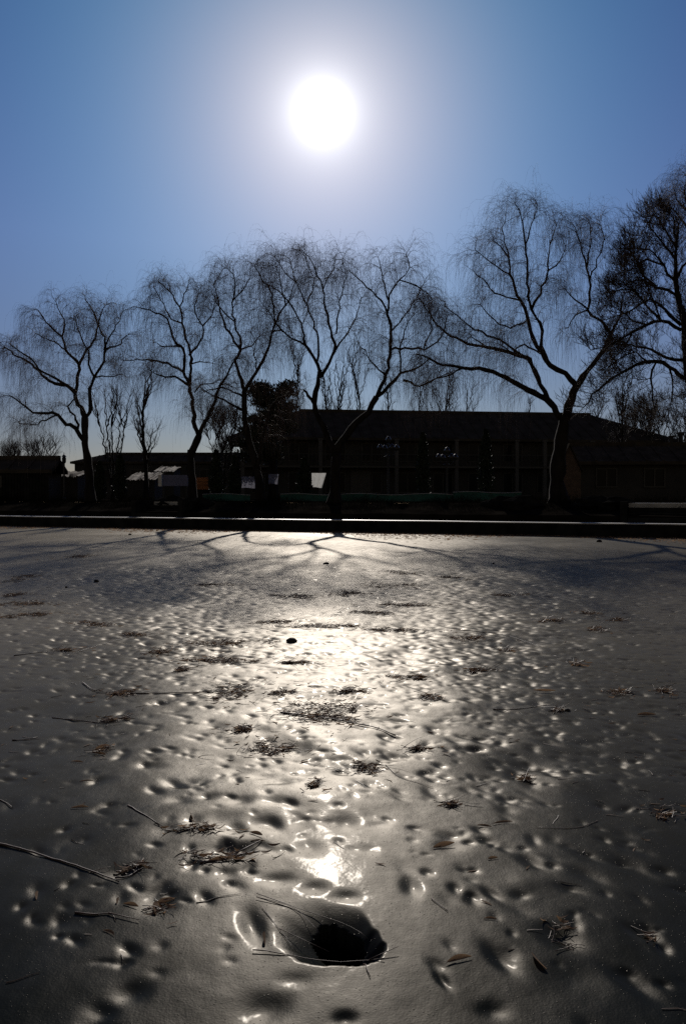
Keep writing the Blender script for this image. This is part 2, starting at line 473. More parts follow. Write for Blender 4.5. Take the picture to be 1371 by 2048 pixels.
# the dimples one can tell apart in the foreground: centre and half size in the photo, depth
def gp(px, py, hx, hy, depth, ang=0.0, rim=0.0, power=1.0, skew=0.0):
    c = G(px, py); mpx = (c[1] * math.cos(0)) / F
    sx = hx * mpx * 0.75
    a = G(px, py - hy); b2 = G(px, py + hy)
    sy = abs(a[1] - b2[1]) / 2 * 0.75
    stamp(c[0], c[1], sx * 1.1, sy * 1.1, ang, depth * .6, 0, skew, power)
for a in [(555, 1758, 42, 13, .012, 0, .002), (628, 1774, 30, 12, .010, -.3, .002), (692, 1792, 32, 12, .011, -.1, .002),
          (822, 1772, 22, 24, .014, 0, .002), (505, 1850, 26, 42, .016, .35, .001), (690, 1642, 30, 16, .016, 0, .003),
          (757, 1648, 30, 8, .006, .1), (440, 1638, 60, 22, .016, 0), (450, 1700, 60, 20, .018, .2), (320, 1800, 46, 28, .018, 0),
          (1120, 1872, 36, 30, .022, .3), (1000, 1915, 24, 34, .018, .3), (1300, 1868, 18, 24, .014, 0), (1262, 1965, 24, 44, .012, .5),
          (945, 1797, 20, 14, .012, 0), (982, 1786, 14, 16, .012, .4), (884, 1958, 12, 22, .012, .3), (530, 2015, 62, 36, .016, .2),
          (262, 1985, 40, 26, .013, .3), (690, 2036, 28, 16, .012, 0), (1178, 1752, 24, 26, .010, .6), (1066, 1680, 12, 12, .008, 0),
          (1012, 1618, 20, 12, .008, 0), (1245, 1668, 22, 12, .007, .5), (1290, 1705, 20, 12, .006, .5), (735, 1698, 26, 12, .006, .2),
          (838, 1660, 28, 12, .007, .2), (632, 1578, 40, 12, .010, .1), (600, 1497, 30, 14, .012, 0), (725, 1540, 44, 12, .012, 0),
          (560, 1490, 55, 16, .012, 0), (640, 1425, 80, 12, .012, 0), (465, 1383, 50, 9, .010, 0), (430, 1312, 70, 8, .010, 0),
          (150, 1680, 40, 16, .008, .2), (75, 1780, 18, 18, .009, .4), (240, 1745, 36, 14, .010, 0), (385, 1640, 20, 12, .010, 0),
          (130, 1845, 50, 20, .006, 0), (900, 1690, 36, 14, .010, 0), (985, 2020, 34, 20, .010, .2), (590, 1960, 50, 18, .006, 0),
          (480, 1535, 34, 9, .010, 0), (530, 1550, 30, 8, .010, 0), 
          (480, 1600, 30, 12, .014, .3), (522, 1642, 26, 14, .016, .4), (470, 1655, 28, 13, .016, .2), (545, 1602, 30, 10, .012, 0), (498, 1690, 32, 10, .012, .3),
          (562, 1562, 34, 9, .012, 0), (420, 1592, 36, 10, .012, 0), (360, 1600, 30, 10, .010, .2), (375, 1560, 30, 8, .008, 0), (300, 1530, 30, 9, .010, 0), (520, 1460, 30, 8, .012, 0),
          (430, 1450, 34, 8, .012, 0), (700, 1480, 34, 9, .012, 0), (780, 1440, 34, 8, .012, 0), (780, 1515, 36, 9, .012, .2), (680, 1520, 30, 8, .010, 0), (745, 1410, 40, 7, .012, 0),
          (612, 1545, 22, 8, .010, .2), (350, 1420, 30, 7, .008, 0), (560, 1420, 30, 8, .010, 0), (600, 1640, 26, 10, .007, .3), (455, 1745, 30, 12, .010, .4), (560, 1700, 30, 9, .006, .2),
          (330, 1660, 40, 16, .009, .3), (200, 1560, 30, 10, .007, 0), (1060, 1765, 60, 16, -.004, .2), (1150, 1950, 70, 30, .007, .6)]:
    gp(*a)
# the big melt hole: gentle on the far left, steep at the near right rim
hc = G(688, 1900)
dx = X - hc[0]; dy = Yg - hc[1]
near = (np.abs(dx) < 0.7) & (np.abs(dy) < 0.7)
phi = np.arctan2(dy, dx)
rad = np.hypot(dx, dy)
def rim_r(ph):
    # radius of the bowl by direction, metres
    ks = np.radians([-180, -150, -120, -90, -60, -30, 0, 30, 60, 90, 120, 150, 180])
    rs = np.array([.19, .125, .080, .070, .080, .105, .112, .125, .165, .27, .36, .28, .19])
    return np.interp(ph, ks, rs) * .9 * (1 + .03 * np.sin(5 * ph + 1) + .02 * np.sin(11 * ph) + .012 * np.sin(23 * ph + 2))
Rm = rim_r(phi)
q = rad / Rm
steep = np.interp(phi, np.radians([-180, -140, -100, 10, 60, 120, 180]), [1.6, 2.6, 5, 5, 2.0, 1.1, 1.6])
bb_ = np.interp(steep, [1.1, 2, 5], [2.2, 1.3, .55]); bowl = -0.062 * np.clip(1 - np.minimum(q, 1) ** np.interp(steep, [1.1, 5], [1.15, 2.2]), 0, 1) ** bb_
bowl = np.where(q < 1, bowl, 0)
Z += np.where(near, bowl, 0)
# light smoothing of the whole height field keeps rims rounded
for _ in range(2):
    Zi = Z.copy()
    Zi[1:-1, 1:-1] = (Z[1:-1, 1:-1] * 4 + Z[:-2, 1:-1] + Z[2:, 1:-1] + Z[1:-1, :-2] + Z[1:-1, 2:]) / 8
    Z = Zi
nr, nc = X.shape
V = np.stack([X, Yg, Z], -1).reshape(-1, 3)
ii, jj = np.meshgrid(np.arange(nr - 1), np.arange(nc - 1), indexing='ij')
p = ii * nc + jj
Q = np.stack([p, p + 1, p + nc + 1, p + nc], -1).reshape(-1, 4)
# jagged opening in the bottom of the bowl
jag = [(606, 1897), (617, 1893), (612, 1886), (622, 1884), (628, 1868), (641, 1862), (652, 1865), (664, 1861), (678, 1869), (690, 1871), (704, 1880),
       (722, 1886), (738, 1900), (742, 1918), (728, 1934), (690, 1945), (650, 1942), (628, 1928), (616, 1912)]
JP = np.array([G(684 + (a - 684) * .82, 1904 + (b - 1904) * .82, -0.045)[:2] for a, b in jag])
fc = V[Q].mean(1)
def inside(pt, poly):
    r = np.zeros(len(pt), bool); j = len(poly) - 1
    for i in range(len(poly)):
        xi, yi = poly[i]; xj, yj = poly[j]
        c = ((yi > pt[:, 1]) != (yj > pt[:, 1])) & (pt[:, 0] < (xj - xi) * (pt[:, 1] - yi) / (yj - yi + 1e-12) + xi)
        r ^= c; j = i
    return r
selh = (np.abs(fc[:, 0] - hc[0]) < .4) & (np.abs(fc[:, 1] - hc[1]) < .4)
hole = np.zeros(len(Q), bool)
hole[selh] = inside(fc[selh][:, :2], JP)
keep = ~hole & (fc[:, 1] < shore(fc[:, 0]) + 0.3)
# skirt of the opening: ice thickness
hq = Q[hole]; hset = {}
ed = np.concatenate([hq[:, [0, 1]], hq[:, [1, 2]], hq[:, [2, 3]], hq[:, [3, 0]]])
for a, b2 in ed.tolist():
    if (b2, a) in hset: del hset[(b2, a)]
    else: hset[(a, b2)] = 1
sk = list(hset.keys())
vm = {}
extra = []
for e in sk:
    for a in e:
        if a not in vm:
            vm[a] = len(V) + len(extra); extra.append(V[a] + np.array([0, 0, -0.05]))
skq = np.array([[a, b2, vm[b2], vm[a]] for a, b2 in sk])
V2 = np.vstack([V, np.array(extra)])
Q2 = np.vstack([Q[keep], skq])
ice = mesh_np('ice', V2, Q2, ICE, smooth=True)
tag(ice, kind='structure')
print('ice faces', len(Q2), 'pits', len(pits))
wm = mat('dark_pond_water', (0.006, 0.009, 0.007), 0.06, 0.2, 8, spec=0.4)
mb = MB(); mb.add([(-70, -45, -.16), (70, -45, -.16), (70, 60, -.16), (-70, 60, -.16)], [(0, 1, 2, 3)])
tag(mb.build('water', wm), kind='structure')
def iz(x, y):
    i = int(np.clip(np.searchsorted(ys, y), 1, nr - 1)); s = x / max(y, YN)
    if abs(s) > S0: return 0.0
    j = int(np.clip((s + S0) / DS, 0, len(sd) - 1)) + NT
    return float(Z[i, j])

# ---------------------------------------------------------------- banks and ground
xs = np.concatenate([[-300, -120, -80, -60], np.linspace(-45, 45, 181), [60, 80, 120, 300]])
def strip(name, prof, m, jitter=0.0):
    """prof: list of (offset behind the shore, z)"""
    v = []
    for (o, z) in prof:
        for x in xs:
            yy = float(shore(np.clip(x, -45, 45))) + o
            v.append((x, yy + jitter * random.uniform(-1, 1), z + (jitter * random.uniform(-1, 1) if 0 < z else 0)))
    n = len(xs); f = []
    for i in range(len(prof) - 1):
        for k in range(n - 1):
            a = i * n + k; f.append((a, a + 1, a + n + 1, a + n))
    mb = MB(); mb.add(v, f)
    return mb.build(name, m)
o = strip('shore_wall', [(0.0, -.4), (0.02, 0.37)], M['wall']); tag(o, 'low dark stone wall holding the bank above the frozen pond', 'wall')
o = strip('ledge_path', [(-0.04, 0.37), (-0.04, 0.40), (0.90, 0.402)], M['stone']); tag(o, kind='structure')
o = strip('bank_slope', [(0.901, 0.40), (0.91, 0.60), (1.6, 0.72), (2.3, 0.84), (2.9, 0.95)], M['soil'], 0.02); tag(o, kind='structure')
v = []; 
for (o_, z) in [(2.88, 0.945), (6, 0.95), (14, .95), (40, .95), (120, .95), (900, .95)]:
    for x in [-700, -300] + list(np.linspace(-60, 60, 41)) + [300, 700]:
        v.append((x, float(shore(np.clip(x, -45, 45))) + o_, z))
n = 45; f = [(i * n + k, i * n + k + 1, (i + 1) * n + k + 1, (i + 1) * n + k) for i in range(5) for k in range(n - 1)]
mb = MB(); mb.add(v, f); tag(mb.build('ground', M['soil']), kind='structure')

# ---------------------------------------------------------------- trees
def resample(pts, step):
    pts = np.asarray(pts, float)
    if len(pts) < 2: return pts
    # Catmull-Rom
    ext = np.vstack([2 * pts[0] - pts[1], pts, 2 * pts[-1] - pts[-2]])
    outp = []
    for i in range(1, len(ext) - 2):
        p0, p1, p2, p3 = ext[i - 1], ext[i], ext[i + 1], ext[i + 2]
        k = max(2, int(np.linalg.norm(p2 - p1) / step))
        for t in np.arange(k) / k:
            outp.append(0.5 * ((2 * p1) + (-p0 + p2) * t + (2 * p0 - 5 * p1 + 4 * p2 - p3) * t * t + (-p0 + 3 * p1 - 3 * p2 + p3) * t ** 3))
    outp.append(ext[-2])
    return np.array(outp)

def grow(st, d, L, m, grav, noise, up=0.0):
    N = len(st)
    P_ = np.zeros((N, m + 1, 3)); P_[:, 0] = st
    d = d / (np.linalg.norm(d, axis=1, keepdims=True) + 1e-9)
    for k in range(m):
        g = grav if np.isscalar(grav) else grav[k]
        d = d + np.array([0, 0, -1.0]) * g + rng.normal(size=(N, 3)) * noise
        d = d / (np.linalg.norm(d, axis=1, keepdims=True) + 1e-9)
        P_[:, k + 1] = P_[:, k] + d * (L / m)[:, None]
    return P_

def sample_along(PL, n, t0=0.2):
    """pick n points per polyline: PL (N,m,3) -> pos, dir, t"""
    N, m, _ = PL.shape
    t = t0 + (1 - t0) * rng.random((N, n))
    f_ = t * (m - 1); i = np.minimum(f_.astype(int), m - 2); fr = (f_ - i)[..., None]
    idx = np.arange(N)[:, None]
    a = PL[idx, i]; b = PL[idx, i + 1]
    pos = a * (1 - fr) + b * fr
    d = b - a; d = d / (np.linalg.norm(d, axis=2, keepdims=True) + 1e-9)
    return pos.reshape(-1, 3), d.reshape(-1, 3), t.reshape(-1)

def perp(d, amt):
    r = rng.normal(size=d.shape)
    r -= (r * d).sum(1, keepdims=True) * d
    r /= (np.linalg.norm(r, axis=1, keepdims=True) + 1e-9)
    return d * (1 - amt) + r * amt

def make_tree(name, label, cat, D, limbs, style='willow', dens=1.0, sc_=1.0, twmat='twig', group=None, tw=1.0):
    """limbs: (pixel polyline, r0 px, r1 px, depth drift); every limb gets its own depth, so the crown is round"""
    known = []                                   # (px,py,depth)
    lines = []; rads = []; attach = []
    base = None
    for li, (pl, r0, r1, drift) in enumerate(limbs):
        pl = [tuple(p_) for p_ in pl]
        if li == 0: d0 = D
        else:
            ds = [(abs(k[0] - pl[0][0]) + abs(k[1] - pl[0][1]), k[2]) for k in known]
            d0 = min(ds)[1]
        ln = np.concatenate([[0], np.cumsum([math.dist(pl[i], pl[i + 1]) for i in range(len(pl) - 1)])])
        T = ln / max(ln[-1], 1)
        total_m = ln[-1] * D / F
        deps = d0 + drift * total_m * T ** 1.2
        pts = [P(a[0], a[1], dd) for a, dd in zip(pl, deps)]
        for a, dd in zip(pl, deps): known.append((a[0], a[1], dd))
        for i in range(len(pl) - 1):
            for q_ in (.25, .5, .75):
                known.append((pl[i][0] * (1 - q_) + pl[i + 1][0] * q_, pl[i][1] * (1 - q_) + pl[i + 1][1] * q_, deps[i] * (1 - q_) + deps[i + 1] * q_))
        if li == 0:
            pts[0][2] = min(pts[0][2], 0.9); base = pts[0].copy()
        L = resample(pts, 0.22)
        tt = np.linspace(0, 1, len(L))
        wob = 0.028 * (0.4 + 0.6 * (li > 0)) * D / 30
        j = rng.normal(size=L.shape) * wob; j[0] = 0; j[-1] *= .3
        L = L + j
        r = (r0 * (1 - tt) ** 0.9 + r1 * (1 - (1 - tt) ** 0.9)) * D / F * (.92 if li == 0 or r1 > 4 else .84)
        r = r * (1 + 0.10 * rng.normal(size=len(L)))
        if li == 0: r[:3] *= np.array([1.55, 1.3, 1.12])[:len(r[:3])]
        lines.append(L); rads.append(np.maximum(r, 0.006))
        if r1 < 4: attach.append((L, r1))
    root = empty(name, base, label, cat, group)
    Minv = -base
    mb = MB()
    for L, r in zip(lines, rads):
        mb.tube(L + Minv, r, 8)
    mb.build('trunk', M['bark'], root, smooth=True)
    bk = Bulk()
    l1s, l1d, l1t = [], [], []
    for L, r1 in attach:
        seg = np.linalg.norm(np.diff(L, axis=0), axis=1); tot = seg.sum()
        n = max(3, int(tot / (0.17 if style == 'willow' else 0.24) * dens / sc_))
        p_, d_, t_ = sample_along(L[None], n, 0.22)
        l1s.append(p_); l1d.append(d_); l1t.append(t_)
        # a few at the very tip
        l1s.append(np.repeat(L[-1:], 3, 0)); l1d.append(np.repeat((L[-1] - L[-2])[None] / (np.linalg.norm(L[-1] - L[-2]) + 1e-9), 3, 0)); l1t.append(np.ones(3))
    S = np.vstack(l1s); Dd = np.vstack(l1d); Tt = np.concatenate(l1t)
    N = len(S)
    if style == 'willow':
        d = perp(Dd, 0.55 + 0 * S[:, :1]); d[:, 2] += 0.22
        Ln = sc_ * (0.40 + 0.75 * rng.random(N)) * (1.1 - 0.42 * Tt)
        A = grow(S, d, Ln, 7, [0.02, 0.05, .1, .16, .24, .34, .42], 0.17)
        bk.add(A, tw * np.linspace(0.010, 0.003, 8)[None] * np.ones((N, 1)), 4)
        p2, d2, t2 = sample_along(A, max(2, int(6 * dens)), 0.15)
        d = perp(d2, 0.5); d[:, 2] += 0.12
        n2 = len(p2); L2 = sc_ * (0.25 + 0.55 * rng.random(n2))
        B = grow(p2, d, L2, 5, [0.02, .08, .16, .25, .35], 0.2)
        bk.add(B, tw * np.linspace(0.0031, 0.0017, 6)[None] * np.ones((n2, 1)))
        p3, d3, t3 = sample_along(B, 5, 0.2)
        sel = rng.random(len(p3)) < 0.92 * min(1.0, dens); p3 = p3[sel]; d3 = d3[sel]
        n3 = len(p3)
        d = perp(d3, 0.4)
        L3 = sc_ * (0.25 + 1.25 * rng.random(n3) ** 1.6)
        C_ = grow(p3, d, L3, 6, [0.15, .4, .7, 1.0, 1.3, 1.5], 0.12)
        bk.add(C_, tw * np.linspace(0.0019, 0.0011, 7)[None] * np.ones((n3, 1)))
        # long streamers below the outer limbs
        m4 = int(N * 3.2); idx = rng.integers(0, N, m4)
        p4 = A[idx, 6]; d = perp(Dd[idx], .5)
        C4 = grow(p4, d, sc_ * (0.8 + 1.3 * rng.random(m4)), 9, [.3, .6, .9, 1.2, 1.5, 1.8, 2, 2, 2], 0.07)
        bk.add(C4, tw * np.linspace(0.0022, 0.0012, 10)[None] * np.ones((m4, 1)))
    else:
        upb = 0.55 if style == 'upright' else 0.25
        d = perp(Dd, 0.5); d[:, 2] += upb
        Ln = sc_ * (0.45 + 0.8 * rng.random(N)) * (1.25 - 0.5 * Tt)
        A = grow(S, d, Ln, 6, -0.05 if style == 'upright' else -0.02, 0.15)
        bk.add(A, tw * np.linspace(0.014, 0.005, 7)[None] * np.ones((N, 1)), 4)
        p2, d2, t2 = sample_along(A, max(2, int(5 * dens)), 0.1)
        d = perp(d2, 0.55); d[:, 2] += upb * .6
        n2 = len(p2); L2 = sc_ * (0.22 + 0.4 * rng.random(n2))
        B = grow(p2, d, L2, 4, -0.06, 0.16)
        bk.add(B, tw * np.linspace(0.006, 0.003, 5)[None] * np.ones((n2, 1)))
        p3, d3, t3 = sample_along(B, 3 if style == 'brush' else 2, 0.15)
        n3 = len(p3); d = perp(d3, 0.5); d[:, 2] += 0.4 if style == 'brush' else .2
        C_ = grow(p3, d, sc_ * (0.10 + 0.22 * rng.random(n3)), 3, -0.1, 0.1)
        bk.add(C_, tw * (np.linspace(0.006, 0.004, 4) if style == 'brush' else np.linspace(.0035, .002, 4))[None] * np.ones((n3, 1)))
    for i in range(len(bk.v)): bk.v[i] = bk.v[i] + Minv
    bk.build('crown', M[twmat], root)
    return root

WG = 'bare willows along the far bank'
make_tree('willow_tree', 'leftmost bare willow, its long low limb weeping past the left edge above the shed', 'tree', 33.5, [
    ([(181, 1008), (179, 960), (177, 930), (171, 896), (170, 865), (170, 835)], 9.5, 6.5, 0),
    ([(169, 884), (154, 859), (131, 845), (117, 829), (94, 825), (67, 825), (40, 805), (20, 792)], 5, 1.3, -.5),
    ([(155, 858), (151, 839), (139, 815), (148, 798)], 3.5, 1.5, .4),
    ([(117, 829), (92, 838), (66, 850), (38, 846)], 2, .8, .5),
    ([(170, 835), (158, 808), (151, 788), (134, 771), (114, 768), (91, 755), (64, 728), (27, 708), (8, 694)], 5.5, 1.3, .4),
    ([(134, 771), (112, 757), (84, 744), (60, 716), (22, 690)], 3.2, 1, -.5),
    ([(151, 786), (157, 748), (158, 728), (134, 701), (124, 674), (101, 651), (77, 620)], 4.5, 1, -.4),
    ([(158, 733), (168, 708), (181, 691), (195, 661), (188, 624), (170, 600)], 3.2, .9, .5),
    ([(134, 701), (100, 680), (70, 668)], 2, .8, .4),
    ([(124, 674), (126, 640), (112, 604)], 2, .8, -.5),
    ([(170, 838), (183, 815), (179, 788), (188, 758), (208, 725), (211, 698), (232, 694), (255, 671)], 5, 1, -.3),
    ([(209, 705), (208, 674), (198, 651), (208, 618), (222, 606)], 2.6, .8, .5),
    ([(190, 756), (178, 728), (178, 701), (160, 668), (150, 634)], 2.6, .8, -.7),
    ([(190, 755), (215, 755), (241, 748)], 2, .8, .3),
    ([(208, 700), (222, 668), (240, 640), (246, 622)], 2, .8, -.2),
], group=WG)
make_tree('willow_tree', 'bare willow with a sawn stub low on its kinked trunk, second willow from the left', 'tree', 31.7, [
    ([(386, 1010), (384, 960), (381, 925), (383, 905), (393, 882), (399, 869)], 10, 7, 0),
    ([(381, 925), (379, 899)], 6.5, 5.5, 0),
    ([(398, 871), (389, 852), (387, 808), (379, 775), (369, 752), (366, 741)], 5.5, 3.6, .1),
    ([(376, 770), (349, 755), (319, 751), (300, 740)], 3.2, .9, -.5),
    ([(366, 743), (335, 728), (302, 721), (248, 721)], 3.2, .9, .4),
    ([(367, 745), (369, 708), (362, 694), (349, 681), (339, 651), (322, 627), (275, 614)], 4, 1, -.4),
    ([(380, 770), (382, 728), (376, 688), (366, 647), (359, 614), (346, 590), (318, 562)], 4, 1, .3),
    ([(378, 710), (399, 684), (406, 651), (389, 624), (396, 590)], 2.8, .8, -.5),
    ([(362, 694), (330, 694), (306, 684)], 2, .8, .5),
    ([(359, 614), (374, 580), (378, 560)], 1.8, .7, .3),
    ([(389, 785), (402, 770), (420, 768), (438, 760)], 2, .8, .6),
    ([(382, 728), (400, 722), (424, 726)], 2, .8, -.6),
    ([(399, 869), (409, 845), (426, 815), (433, 788), (440, 771), (460, 741), (472, 716)], 5.5, 1.6, -.3),
    ([(438, 772), (452, 770), (470, 776)], 2, .8, .4),
    ([(366, 647), (345, 640), (322, 600), (308, 575)], 2, .8, -.3),
    ([(406, 651), (424, 630), (430, 604)], 1.8, .8, .4),
], group=WG)
make_tree('willow_tree', 'bare willow standing before the evergreen, third willow from the left', 'tree', 30.6, [
    ([(522, 1010), (517, 955), (503, 900), (491, 850), (489, 824), (489, 782)], 10, 6, 0),
    ([(517, 940), (520, 900), (527, 862), (544, 812), (559, 797), (578, 790)], 6, 2.2, -.3),
    ([(489, 784), (483, 760), (471, 722), (480, 703), (457, 665), (440, 625), (423, 585)], 4.8, 1, .3),
    ([(480, 704), (480, 672), (468, 642), (464, 604), (472, 560), (455, 538)], 3, .8, -.4),
    ([(480, 700), (505, 690), (520, 672)], 2, .8, .5),
    ([(489, 782), (500, 762), (514, 744), (533, 706), (544, 668), (552, 638), (571, 612), (586, 575)], 4.8, 1, -.2),
    ([(549, 650), (548, 612), (540, 581), (514, 543), (510, 528)], 2.8, .8, .4),
    ([(571, 612), (562, 570), (552, 536)], 2, .7, -.5),
    ([(489, 822), (470, 812), (449, 801), (425, 790), (400, 775)], 3.4, 1, -.5),
    ([(489, 796), (457, 779), (430, 776), (408, 784)], 3, .9, .5),
    ([(468, 642), (440, 612), (430, 570), (445, 540)], 2, .7, .2),
    ([(546, 662), (560, 660), (578, 672)], 2, .7, .3),
    ([(514, 744), (508, 710), (512, 680)], 2, .7, -.6),
    ([(464, 604), (490, 575), (500, 545)], 1.8, .7, .3),
], group=WG)
make_tree('willow_tree', 'broad bare willow forked low into a wide V before the middle of the long roof', 'tree', 29.2, [
    ([(668, 1012), (670, 960), (672, 905)], 13, 9, 0),
    ([(670, 912), (660, 884), (646, 854), (628, 809), (635, 771), (639, 741)], 8, 5, .3),
    ([(626, 806), (616, 792), (607, 780)], 4, 2.6, 0),
    ([(639, 743), (629, 714), (609, 691), (574, 669), (552, 646)], 4.2, 1.3, -.4),
    ([(609, 691), (605, 657), (586, 619), (559, 585), (525, 559)], 3, .9, .4),
    ([(634, 722), (635, 665), (612, 612), (593, 566), (578, 517)], 3, .8, .2),
    ([(612, 612), (628, 570), (618, 530), (600, 500)], 1.8, .7, -.4),
    ([(640, 756), (658, 725), (669, 703), (662, 672), (650, 619), (646, 578), (624, 528), (610, 508)], 4.2, .8, -.4),
    ([(646, 578), (665, 536), (672, 508)], 1.8, .7, .4),
    ([(671, 699), (700, 657), (717, 623), (722, 596)], 2.4, .8, .4),
    ([(672, 668), (681, 593), (690, 556), (684, 520)], 2, .7, -.4),
    ([(552, 646), (535, 620), (520, 600)], 1.6, .7, .4),
    ([(593, 566), (570, 545), (550, 515)], 1.6, .7, -.4),
    ([(671, 912), (685, 882), (703, 858), (734, 824), (753, 794)], 8.5, 6, -.25),
    ([(753, 794), (772, 748), (779, 703), (783, 661), (774, 627)], 5, 3, .3),
    ([(774, 627), (753, 593), (725, 566), (700, 543)], 2.6, .8, .4),
    ([(774, 627), (778, 590), (798, 560), (817, 536), (812, 510)], 2.6, .8, -.4),
    ([(776, 600), (766, 560), (756, 515)], 2, .7, .3),
    ([(783, 661), (806, 636), (830, 600), (848, 566)], 2.2, .8, .5),
    ([(753, 794), (778, 772), (802, 748), (829, 739), (855, 720)], 4.6, 1.2, -.4),
    ([(800, 746), (798, 703), (812, 660), (826, 630)], 2.6, .8, .2),
    ([(781, 700), (802, 695), (847, 697), (885, 672), (892, 640)], 3, .9, -.5),
    ([(768, 748), (741, 718), (715, 684)], 2, .8, .4),
    ([(806, 760), (840, 771), (874, 756), (900, 745)], 2.6, .9, .5),
    ([(847, 697), (862, 660), (856, 620)], 2, .7, .2),
    ([(798, 560), (830, 570), (858, 590)], 1.8, .7, -.3),
], group=WG)
make_tree('willow_tree', 'tallest bare willow, throwing two long limbs out left over the long roof', 'tree', 26.4, [
    ([(1117, 1006), (1113, 960), (1118, 900), (1126, 850), (1126, 832)], 17, 11, 0),
    ([(1120, 836), (1108, 815), (1091, 798), (1054, 780), (1009, 754), (972, 741), (927, 735), (882, 731), (858, 716), (832, 708)], 8, 1.4, -.25),
    ([(927, 735), (900, 748), (872, 758), (848, 770)], 2.4, .9, .4),
    ([(1094, 800), (1080, 769), (1065, 731), (1050, 715), (1020, 705), (972, 694), (923, 683), (882, 657), (866, 640), (844, 604)], 6, 1.2, .3),
    ([(1050, 715), (1020, 694), (987, 675), (935, 649), (890, 612)], 3.4, .9, -.4),
    ([(972, 694), (950, 680), (940, 668)], 2, .8, .4),
    ([(1130, 838), (1138, 812), (1147, 784), (1153, 769)], 10.5, 8.5, 0),
    ([(1153, 772), (1128, 746), (1099, 731), (1080, 705), (1061, 664), (1054, 631), (1039, 601), (1020, 549), (1017, 515), (987, 482)], 6.5, .9, .25),
    ([(1096, 728), (1084, 690), (1080, 649), (1063, 620), (1056, 593), (1054, 549), (1050, 489), (1043, 433), (1030, 410)], 4.6, .8, -.25),
    ([(1063, 618), (1084, 575), (1095, 541), (1099, 489), (1112, 450)], 3, .8, .3),
    ([(1080, 707), (1046, 690), (1022, 704), (1000, 690)], 2.6, .8, -.5),
    ([(1053, 640), (1020, 655), (985, 640), (960, 610)], 2.2, .8, -.5),
    ([(1039, 601), (1000, 590), (965, 560), (945, 540)], 2.2, .8, .4),
    ([(1020, 549), (985, 530), (950, 500)], 2, .7, -.3),
    ([(1050, 489), (1062, 450), (1075, 412)], 1.8, .7, .3),
    ([(1017, 515), (1005, 470), (1010, 430)], 1.8, .7, .3),
    ([(1095, 541), (1120, 520), (1130, 492)], 1.8, .7, -.4),
    ([(1153, 772), (1166, 754), (1184, 728), (1207, 698), (1222, 664)], 7.5, 4.5, -.2),
    ([(1221, 668), (1203, 646), (1173, 620), (1150, 600), (1128, 579)], 4, .9, .3),
    ([(1174, 621), (1179, 571), (1175, 534), (1158, 489), (1150, 455)], 3, .8, -.3),
    ([(1178, 560), (1195, 519), (1205, 480), (1198, 450)], 2, .7, .4),
    ([(1173, 534), (1180, 480), (1176, 440)], 1.8, .7, .2),
    ([(1222, 664), (1240, 630), (1244, 590)], 3, .9, -.3),
    ([(1173, 620), (1150, 630), (1135, 655)], 2, .8, -.3),
], group=WG, tw=.9)
make_tree('broad_tree', 'dense brushy dark bare tree cut off by the right edge', 'tree', 25.0, [
    ([(1392, 1006), (1390, 900), (1382, 800), (1372, 720), (1366, 640), (1352, 580), (1350, 520), (1356, 450)], 15, 1.5, 0),
    ([(1368, 758), (1337, 735), (1311, 724), (1270, 728), (1233, 750), (1195, 780), (1165, 815)], 5.5, 1, -.3),
    ([(1300, 727), (1270, 705), (1240, 715), (1210, 740)], 2.4, .8, .4),
    ([(1364, 720), (1330, 716), (1289, 694), (1259, 690), (1228, 705)], 4, 1, .4),
    ([(1361, 660), (1322, 642), (1290, 650), (1262, 668), (1215, 690), (1180, 700)], 4.4, 1, -.4),
    ([(1361, 650), (1330, 620), (1300, 600), (1262, 620), (1210, 640)], 4, 1, .3),
    ([(1350, 590), (1310, 572), (1270, 560), (1230, 575)], 3.6, .9, -.3),
    ([(1352, 570), (1325, 530), (1295, 500), (1262, 510)], 3.2, .9, .4),
    ([(1350, 520), (1320, 480), (1296, 452)], 3, .9, -.3),
    ([(1353, 480), (1345, 440), (1330, 420)], 2.6, .9, .3),
    ([(1290, 650), (1262, 640), (1222, 610)], 2.4, .8, .3),
    ([(1311, 724), (1300, 760), (1308, 800), (1290, 840)], 2.6, .8, -.3),
    ([(1337, 735), (1345, 780), (1335, 830)], 2.4, .8, .3),
    ([(1262, 668), (1240, 700), (1220, 730)], 2.2, .8, .2),
    ([(1320, 640), (1290, 560), (1275, 530)], 2.2, .8, -.5),
    ([(1362, 640), (1400, 600), (1440, 560)], 4, 1, .3), ([(1364, 700), (1410, 680), (1450, 650)], 4, 1, -.3),
    ([(1350, 560), (1385, 500), (1410, 450)], 4, 1, .1),
    ([(1322, 642), (1290, 610), (1255, 580), (1222, 585)], 3, .9, -.4), ([(1325, 530), (1290, 520), (1262, 540), (1240, 530)], 2.6, .9, .3),
    ([(1352, 500), (1325, 450), (1305, 430), (1280, 470)], 2.8, .9, .4), ([(1310, 572), (1285, 545), (1258, 500)], 2.6, .9, -.4),
], style='brush', dens=2.1, twmat='twig2', sc_=0.9, tw=.78)
make_tree('willow_tree', 'tall bare willow behind the brushy tree, its top at the right edge of the sky', 'tree', 29.5, [
    ([(1430, 1004), (1425, 850), (1415, 700), (1405, 600)], 12, 7, 0),
    ([(1405, 610), (1395, 520), (1380, 440), (1368, 390), (1372, 352)], 5, 1, 0),
    ([(1390, 490), (1370, 450), (1345, 420), (1320, 410)], 3, .8, -.3),
    ([(1382, 440), (1400, 390), (1410, 350)], 3, .8, .3),
    ([(1405, 600), (1450, 520), (1480, 450)], 4, 1, .3),
    ([(1378, 430), (1352, 400), (1346, 376)], 2.4, .8, .3),
], group=WG)

